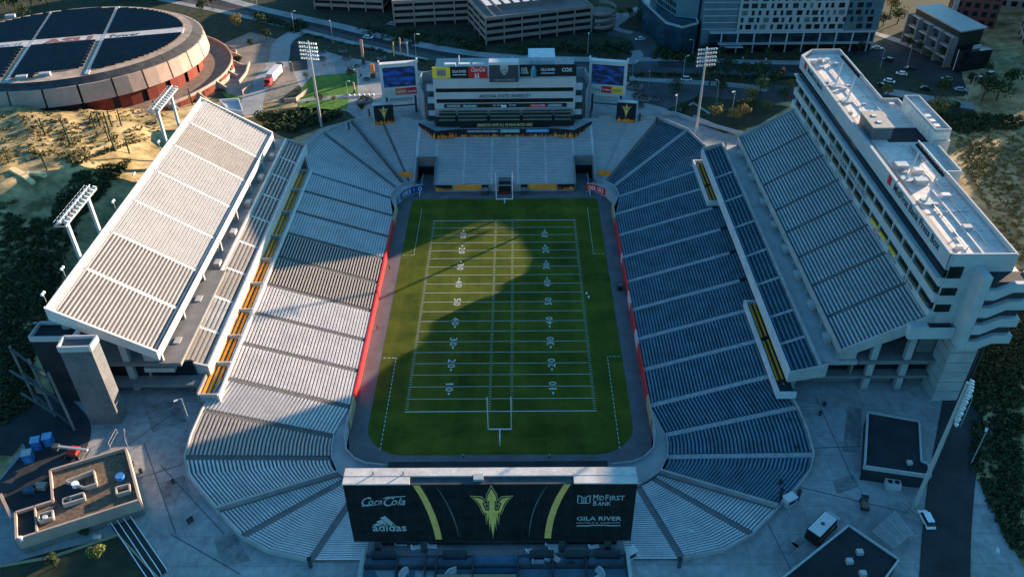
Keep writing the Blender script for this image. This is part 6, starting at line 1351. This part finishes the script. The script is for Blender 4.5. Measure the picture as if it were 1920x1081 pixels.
M_p = thing('round_planter', 'x', 'planter'); M().cyl((0, 0, 0), (0, 0, .5), 1.6, 1.7, 18).build('rim', c_conc2, M_p, world=False); g = M(); leaves(g, (0, 0, .8), (1.2, 1.2, .6), 60, .3, random.Random(3)); g.build('plants', [c_leafd, c_leafm], M_p, world=False)
for i, (u, v, k, lab) in enumerate(((604, 98, 1, 'round planter left of the pylon nearest the street'), (643, 97, 1, 'round planter straight left of the salmon pylon'), (605, 112, 1, 'round planter below the one nearest the street'), (650, 110, 1.1, 'round planter left of the salmon pylon base'), (715, 110, 1.1, 'round planter between the salmon pylon and the slim poles'), (669, 125, .7, 'small round planter below the salmon pylon'), (687, 150, .8, 'small round planter under the orange kiosk'), (685, 190, 1.6, 'large round planter left of the trident box'), (1206, 188, 1.5, 'large spiky planter right of the trident box'), (1200, 199, .9, 'round planter below the spiky one'), (1228, 188, .9, 'round planter right of the spiky one'), (1193, 180, .9, 'round planter beside the board foot'), (1190, 165, 1.8, 'large round bed at the street edge right of the board'))):
    o = M_p if i == 0 else copy_tree(M_p); p = P(u, v, 10.15); o.location = (p.x, p.y, 10.12); o.scale = (k*1.2,)*3; tag(o, lab, 'planter', 'round planters on the plazas')
for i in range(6):
    p = P(655+i*9, 180-i*.2, 10.15); t = tag(M().ball((p.x, p.y, 10.5), .5, 8, 5).build('stone_bollard', c_print), names[i]+' pale ball bollard from the left along the plaza path', 'bollard', 'ball bollards along the path')
# forecourt walls
def lowwall(pix, label, h=1.2, mt=None, w_=.5):
    g = M(); q = [P(u, v, 10.1) for u, v in pix]; g.wall(q, w_, 10.0, 10.1+h); tag(g.build('low_wall', mt or c_flesh), label, 'wall')
lowwall([(533, 192), (555, 190), (577, 173)], 'pink low wall at the corner of the lawn bed', 1.6); lowwall([(415, 100), (443, 97), (443, 112)], 'pink wall stub right of the arena terrace'); lowwall([(410, 165), (425, 155), (440, 135)], 'curved pink retaining wall under the arena terrace', 2); lowwall([(448, 158), (462, 140), (468, 120)], 'curved pink wall right of the retaining wall', 1.4); lowwall([(455, 178), (475, 162)], 'short pink wall piece nearest the lawn', 2); lowwall([(1238, 218), (1262, 215), (1300, 228), (1420, 262)], 'long pale retaining wall above the right corner of the bowl', 1.4, c_panel); lowwall([(1300, 222), (1340, 238), (1400, 258)], 'pale wall at the foot of the right light pole', 1.2, c_panel)
lowwall([(1275, 208), (1300, 195), (1330, 215)], 'thin pale wall zigzag on the dark slope', .8, c_panel, .3); lowwall([(0, 1062), (97, 1045), (222, 1003), (228, 1010), (305, 1092)], 'low pale wall round the garden bed at bottom left', .5, MATS['tan_stone'], .35)
# field side things
t = thing('inflatable_tunnel', 'black box tunnel frame behind the far goal post', 'tunnel', (0, 67, 0)); M().box(-2.2, 2.2, 63.5, 71.5, .05, 3.6).build('cover', c_black, t); g = M(); 
for y in (63.4, 67, 71.4): g.box(-2.4, 2.4, y-.12, y+.12, 3.6, 3.8)
g.build('frame', c_steel, t); M().box(-1.9, 1.9, 63.3, 63.48, .3, 1.0).build('front_panel', mat('dull_red', (.2, .04, .03), .6), t)
m_or = mat('orange_board', (.98, .36, .04), .5, .1, .5)
for x0, x1, y, z0, lab in ((-18.4, -8.4, 65.4, .9, 'long orange banner on the end wall left of the far goal'), (8.6, 18.6, 65.4, .9, 'long orange banner on the end wall right of the far goal'), (-38.4, -33.8, 70.3, 3.6, 'short orange banner at the front of the left corner stand'), (33.8, 38.4, 70.3, 3.6, 'short orange banner at the front of the right corner stand')):
    o = M().box(x0, x1, y-.1, y+.1, z0, z0+2.0).build('orange_banner', m_or if abs(x0) < 20 and abs(x1) < 20 else c_orange); tag(o, lab, 'banner')
for i, (x0, x1, lab) in enumerate(((-25, -19, 'black banner with flames at the foot of the far stand, furthest left'), (-8.2, -5.8, 'short flame banner left of the far goal, beside the orange one'), (5.8, 8.2, 'short flame banner right of the far goal, beside the orange one'), (19, 25, 'black banner with flames at the foot of the far stand, furthest right'))):
    t = thing('flame_board', lab, 'banner', ((x0+x1)/2, 65.4, .5)); M().box(x0, x1, 65.3, 65.48, .6, 2.8).build('board', c_black, t); g = M(); flames(g, x0, x1, lambda q_: Vector((q_, 65.26, 0)), .65, 1.9, i+40); g.build('flames', m_fl, t)
def curved_sign(pts, body, mt, tm, label, f0, f1, h0=.5, h1=3.2):
    t = thing('corner_sign', label, 'sign', (*pts[0], 0)); g = M(); g.wall(pts, .12, h0, h1); g.build('sign_panel', mt, t)
    tot = [0]
    for k in range(len(pts)-1): tot.append(tot[-1]+(Vector(pts[k+1])-Vector(pts[k])).length)
    def at(s_):
        for k in range(len(pts)-1):
            if s_ <= tot[k+1] or k == len(pts)-2:
                a = Vector(pts[k]); b = Vector(pts[k+1]); d = (b-a).normalized(); return a+d*(s_-tot[k]), d
    L_ = tot[-1]; n = len(body); W_ = L_*(f1-f0)/n
    for i, ch in enumerate(body):
        s_ = L_*f0+i*W_; a, d = at(s_); nn_ = Vector((d.y, -d.x)); o_ = a+nn_*.1; g = M(); lettering(g, ch, (o_.x, o_.y, h0+.55), (d.x, d.y, 0), (0, 0, 1), W_*(.3 if ch in 'Il-' else .8), (h1-h0)*(.62 if ch != '-' else .1), .05, .05); g.build('lettering', tm, t)
curved_sign([(-38.0, 54), (-37.6, 57.5), (-35.9, 61.1), (-32.8, 64.0), (-29.2, 65.0)], 'GEICO', mat('sign_blue', (.02, .08, .25), .5), c_print, 'curved blue sign with white letters at the left far corner of the field', .40, .98)
curved_sign([(29.2, 65.0), (32.8, 64.0), (35.9, 61.1)], 'Coca-Cola', c_red, c_print, 'curved red sign with white script at the right far corner of the field', .1, .9)
def prop(u, v, name, label, cat, build, z=.02):
    p = P(u, v, z); t = thing(name, label, cat, (p.x, p.y, z)); build(t); return t
def ptent(t): M().box(-1.2, 1.2, -1.2, 1.2, 0, 1.7).build('cover', c_dsteel, t, world=False); M().box(-1.25, 1.25, -1.25, 1.25, 1.7, 1.78).build('lid', c_conc2, t, world=False)
prop(909, 363, 'equipment_crate', 'dark square crate left of the far goal post on the end line', 'crate', ptent); prop(983, 362, 'equipment_crate', 'dark square crate right of the far goal post on the end line', 'crate', ptent)
def cart(t): M().box(-.7, .7, -1.2, 1.2, .3, .9).build('body', c_black, t, world=False); M().box(-.65, .65, -.9, .6, 1.7, 1.8).build('canopy', c_dsteel, t, world=False); [M().cyl((x, y, .3), (x+.01, y, .3), .3, .3, 8).build('wheel', c_black, t, world=False) for x in (-.7, .7) for y in (-.8, .8)]; [M().cyl((x, y, .9), (x, y, 1.7), .03, .03, 4).build('post', c_dsteel, t, world=False) for x in (-.6, .6) for y in (-.8, .5)]
prop(1162, 541, 'golf_cart', 'black cart parked by the red wall at midfield on the right touchline', 'cart', cart)
for u, v, lab in ((1100, 550, 'white cone shaped marker at the right edge of the field by midfield, upper one'), (1104, 557, 'white marker on the right side of the field, lower one of the pair')):
    p = P(u, v, .03); tag(M().cyl((p.x, p.y, .03), (p.x, p.y, .7), .35, .1, 10).build('field_marker', c_print), lab, 'marker')
# dark round bollard like gate posts round the plaza
bn = 0
for u, v, lab in ((1758/1920*0+1462, 932, 'dark gate post beside the lower right rim of the bowl'), (1273, 1062, 'dark gate post at the foot of the lower right stair'), (1495, 935, 'lone dark post on the blue paving right of the bowl'), (583, 1062, 'dark gate post at the foot of the lower left stair'), (693, 218, 'dark post left of the left trident box'), (655, 243, 'thin dark post on the left rim of the far end'), (1230, 232, 'dark post on the rim right of the right trident box'), (1107, 220, 'dark post between the grey building and the right video board'), (1199, 226, 'dark post just right of the right trident box')):
    p = P(u, v, 10.1 if v > 500 else 12.5); t = thing('gate_post', lab, 'post', tuple(p)); M().box(-.3, .3, -.3, .3, 0, 2.6).build('post', c_dsteel, t, world=False); M().box(-.4, .4, -.4, .4, 2.6, 2.75).build('cap', c_black, t, world=False)
# people
def person(u, v, z, shirt, label, ang=0, world=None):
    p = P(u, v, z) if world is None else Vector(world)
    bm_v = [(0, 0, .92), (0, 0, 1.18), (0, 0, 1.42), (0, 0, 1.52), (0, 0, 1.60), (.2, 0, 1.40), (.26, .03, 1.12), (.27, .12, .9), (-.2, 0, 1.40), (-.26, -.03, 1.12), (-.25, .1, .9), (.1, 0, .88), (.12, .08, .48), (.12, .0, .06), (-.1, 0, .88), (-.12, -.06, .48), (-.12, -.14, .06), (.12, .16, .04), (-.12, .04, .04)]
    e = [(0, 1), (1, 2), (2, 3), (3, 4), (2, 5), (5, 6), (6, 7), (2, 8), (8, 9), (9, 10), (0, 11), (11, 12), (12, 13), (0, 14), (14, 15), (15, 16), (13, 17), (16, 18)]
    rad = [.16, .15, .17, .06, .07, .06, .045, .04, .06, .045, .04, .1, .075, .05, .1, .075, .05, .04, .04]
    me = bpy.data.meshes.new('person'); me.from_pydata(bm_v, e, []); me.update(); o = bpy.data.objects.new('person', me); COL.objects.link(o)
    md_ = o.modifiers.new('skin', 'SKIN'); 
    for i, r_ in enumerate(rad): me.skin_vertices[0].data[i].radius = (r_, r_)
    me.skin_vertices[0].data[0].use_root = True
    o.modifiers.new('sub', 'SUBSURF').levels = 1; me.materials.append(shirt)
    dg = bpy.context.evaluated_depsgraph_get(); dg.update(); m2_ = bpy.data.meshes.new_from_object(o.evaluated_get(dg)); o.modifiers.clear(); o.data = m2_; o.name = 'person'
    tr = mat('trousers_dark', (.03, .03, .04), .8); m2_.materials.clear(); m2_.materials.append(shirt); m2_.materials.append(tr); m2_.materials.append(mat('skin_tone', (.35, .2, .14), .6))
    for f in m2_.polygons: c = f.center; f.material_index = 1 if c.z < .92 and abs(c.x) < .22 else (2 if (c.z > 1.48 or (abs(c.x) > .2 and c.z < 1.1)) else 0)
    o.location = p; o.rotation_euler = (0, 0, ang); tag(o, label, 'person')
    M().ball((0, .01, 1.68), .115, 10, 8, 1.15).build('head', MATS['skin_tone'], o, world=False); M().ball((0, -.02, 1.73), .12, 10, 6, .85).build('hair', c_black, o, world=False)
sh_w, sh_r, sh_d = mat('shirt_white', (.7, .7, .7), .8), mat('shirt_red', (.45, .05, .04), .8), mat('shirt_dark', (.05, .06, .08), .8)
for a in ((708, 618, .03, sh_r, 'person in a red top on the sunlit walkway below the left stand'), (731, 505, .03, sh_d, 'person in dark clothes by the sunlit wall on the left touchline'), (1030, 858, .03, sh_w, 'person in white behind the near end line, nearer the goal'), (869, 858, .03, sh_w, 'person in white behind the near end line, left of the goal'), (1160, 535, .03, sh_d, 'person in dark clothes beside the black cart on the right touchline'), (1266, 237, 10.1, sh_d, 'person on the sunlit walkway above the bowl, left one of the pair'), (1270, 237, 10.1, sh_w, 'person on the sunlit walkway above the bowl, right one of the pair')): person(*a)

# roof services on the press box building
for (x0, y0, x1, y1) in ((103, -46, 103, -26), (108, -44, 108, 2), (104, 20, 104, 58), (109, 20, 109, 68), (103, 44, 110, 44), (101, -30, 110, -30), (106, 60, 111, 60)):
    M().cyl((x0, y0, ZR+.25), (x1, y1, ZR+.25), .13, .13, 6).build('roof_pipe', c_steel, pb)
for i in range(26):
    x = random.uniform(101, 110.5); y = random.uniform(-46, 66)
    if 4 < y < 19: continue
    if i % 3: M().cyl((x, y, ZR), (x, y, ZR+random.uniform(.3, .8)), .16, .16, 8).build('roof_vent', c_steel, pb)
    else: a = random.uniform(.4, 1.0); M().box(x-a, x+a, y-a*.8, y+a*.8, ZR, ZR+random.uniform(.3, .9)).build('roof_unit', c_panel, pb)
M().cyl((109.5, -5, ZR+.6), (109.5, 3, ZR+.6), .55, .55, 10).build('roof_duct', c_steel, pb)
# bins, barriers and hatches on the paving
mb0 = thing('litter_bin', 'x', 'litter bin'); M().cyl((0, 0, 0), (0, 0, 1.0), .38, .42, 10).build('bin_body', c_dsteel, mb0, world=False); M().cyl((0, 0, 1.0), (0, 0, 1.12), .44, .3, 10).build('bin_lid', c_black, mb0, world=False)
for i, (u, v, lab) in enumerate(((1480, 790, 'dark litter bin by the right rim of the bowl, highest of three'), (1545, 760, 'dark litter bin under the near end of the right grandstand'), (1537, 777, 'litter bin beside the pier under the right grandstand'), (1495, 840, 'dark litter bin on blue paving outside the lower right rim'), (1462, 905, 'litter bin lowest outside the right rim'), (325, 905, 'litter bin alone on the paving left of the lower left rim'), (360, 975, 'first litter bin in the lower left paving, upper of a pair'), (355, 979, 'second litter bin in the lower left paving, lower of a pair'), (265, 885, 'litter bin beside the right wall of the gravel roofed building'), (250, 872, 'litter bin at the top corner of the gravel roofed building'), (640, 215, 'litter bin on the rim walkway left of the left trident box'), (1246, 232, 'litter bin on the sunlit walkway right of the right trident box'))):
    o = mb0 if i == 0 else copy_tree(mb0); p = P(u, v, 10.1); o.location = (p.x, p.y, 10.08); tag(o, lab, 'litter bin', 'litter bins round the stadium')
def fence(pix, label, h=2.2, z=10.1):
    q = [P(u, v, z) for u, v in pix]; t = thing('fence', label, 'fence', tuple(q[0]))
    for k in range(len(q)-1):
        a, b = q[k], q[k+1]; n = max(1, int((b-a).length/3))
        for j in range(n+1): c = a+(b-a)*(j/n); M().cyl((c.x, c.y, 10), (c.x, c.y, 10+h), .06, .06, 5).build('post', c_steel, t)
        g = M(); g.cyl((a.x, a.y, 10+h), (b.x, b.y, 10+h), .05, .05, 4); g.cyl((a.x, a.y, 10+h*.5), (b.x, b.y, 10+h*.5), .04, .04, 4); g.build('rail', c_steel, t)
fence([(237, 815), (240, 838)], 'short steel gate fence at the top corner of the gravel roofed building'); fence([(345, 765), (372, 770), (380, 760)], 'steel gate fence at the upper left rim of the bowl'); fence([(1497, 770), (1535, 770)], 'steel fence under the near end of the right grandstand'); fence([(1462, 950), (1480, 960), (1475, 972)], 'steel gate fence at the lower right rim'); fence([(208, 842), (222, 815)], 'leaning steel barrier above the gravel roofed building')
fence([(1788, 690), (1790, 560)], 'steel fence along the dark slope right of the stair tower'); fence([(1720, 980), (1700, 960), (1683, 945)], 'steel fence behind the white pickup at bottom right')
def hut(u, v, lab, a=2.4, b=1.6, h=2.4, mt=None, rz=.5):
    p = P(u, v, 10.1); t = thing('ticket_booth', lab, 'booth', (p.x, p.y, 10.08), rz); M().box(-a/2, a/2, -b/2, b/2, 0, h).build('booth_wall', mt or c_panel, t, world=False); M().box(-a/2-.15, a/2+.15, -b/2-.15, b/2+.15, h, h+.2).build('roof', c_white, t, world=False); M().box(-a/2+.3, a/2-.3, -b/2-.03, -b/2, 1, 1.9).build('window', c_glass, t, world=False)
hut(1478, 945, 'white roofed booth at the lower right rim of the bowl'); hut(1182, 1045, 'white booth at the foot of the stand right of the club terraces', 2.0, 1.4); hut(800, 200, 'small white booth left of the grey building', 1.8, 1.8, 2); hut(1090, 198, 'small white booth right of the grey building', 1.8, 1.8, 2)

for i, (u, v, ang, c_, lab) in enumerate(((1735, 168, -20, cdk, 'dark car on the avenue left of the street bend tree'), (1690, 140, 155, cw, 'white car second from the press box roof on the avenue'), (1800, 170, -15, cg, 'silver car just above the bright street on the right'), (1880, 150, 170, cdk, 'dark car near the right edge of the avenue'), (1790, 128, 165, cr, 'red car on the far side of the avenue'), (1560, 128, -3, cg, 'silver car on the street under the apartment tower'), (1400, 126, -3, cdk, 'dark car on the street left of the tower canopy'), (960, 113, 178, cg, 'silver car on the street above the grey building roof'), (690, 72, -14, cw, 'white car on the street above the salmon pylon'), (560, 40, 166, cdk, 'dark car on the street at the top left of the garages'), (1225, 60, 100, cr, 'red car on the side road by the glass block'), (735, 47, -12, cg, 'silver car under the middle parking garage'))):
    car(u, v, ang, c_, lab, None)
for i, (x, y) in enumerate(((-3, 228), (4, 222), (14, 226), (26, 230), (34, 236))):
    o = copy_tree(P_c[((cw, cg, cdk)[i % 3].name, False)]); o.location = (x, y, 22.55); o.rotation_euler = (0, 0, math.radians(105)); tag(o, names[i]+' car from the left on the canopy garage roof', 'car', 'cars on the garage roof')
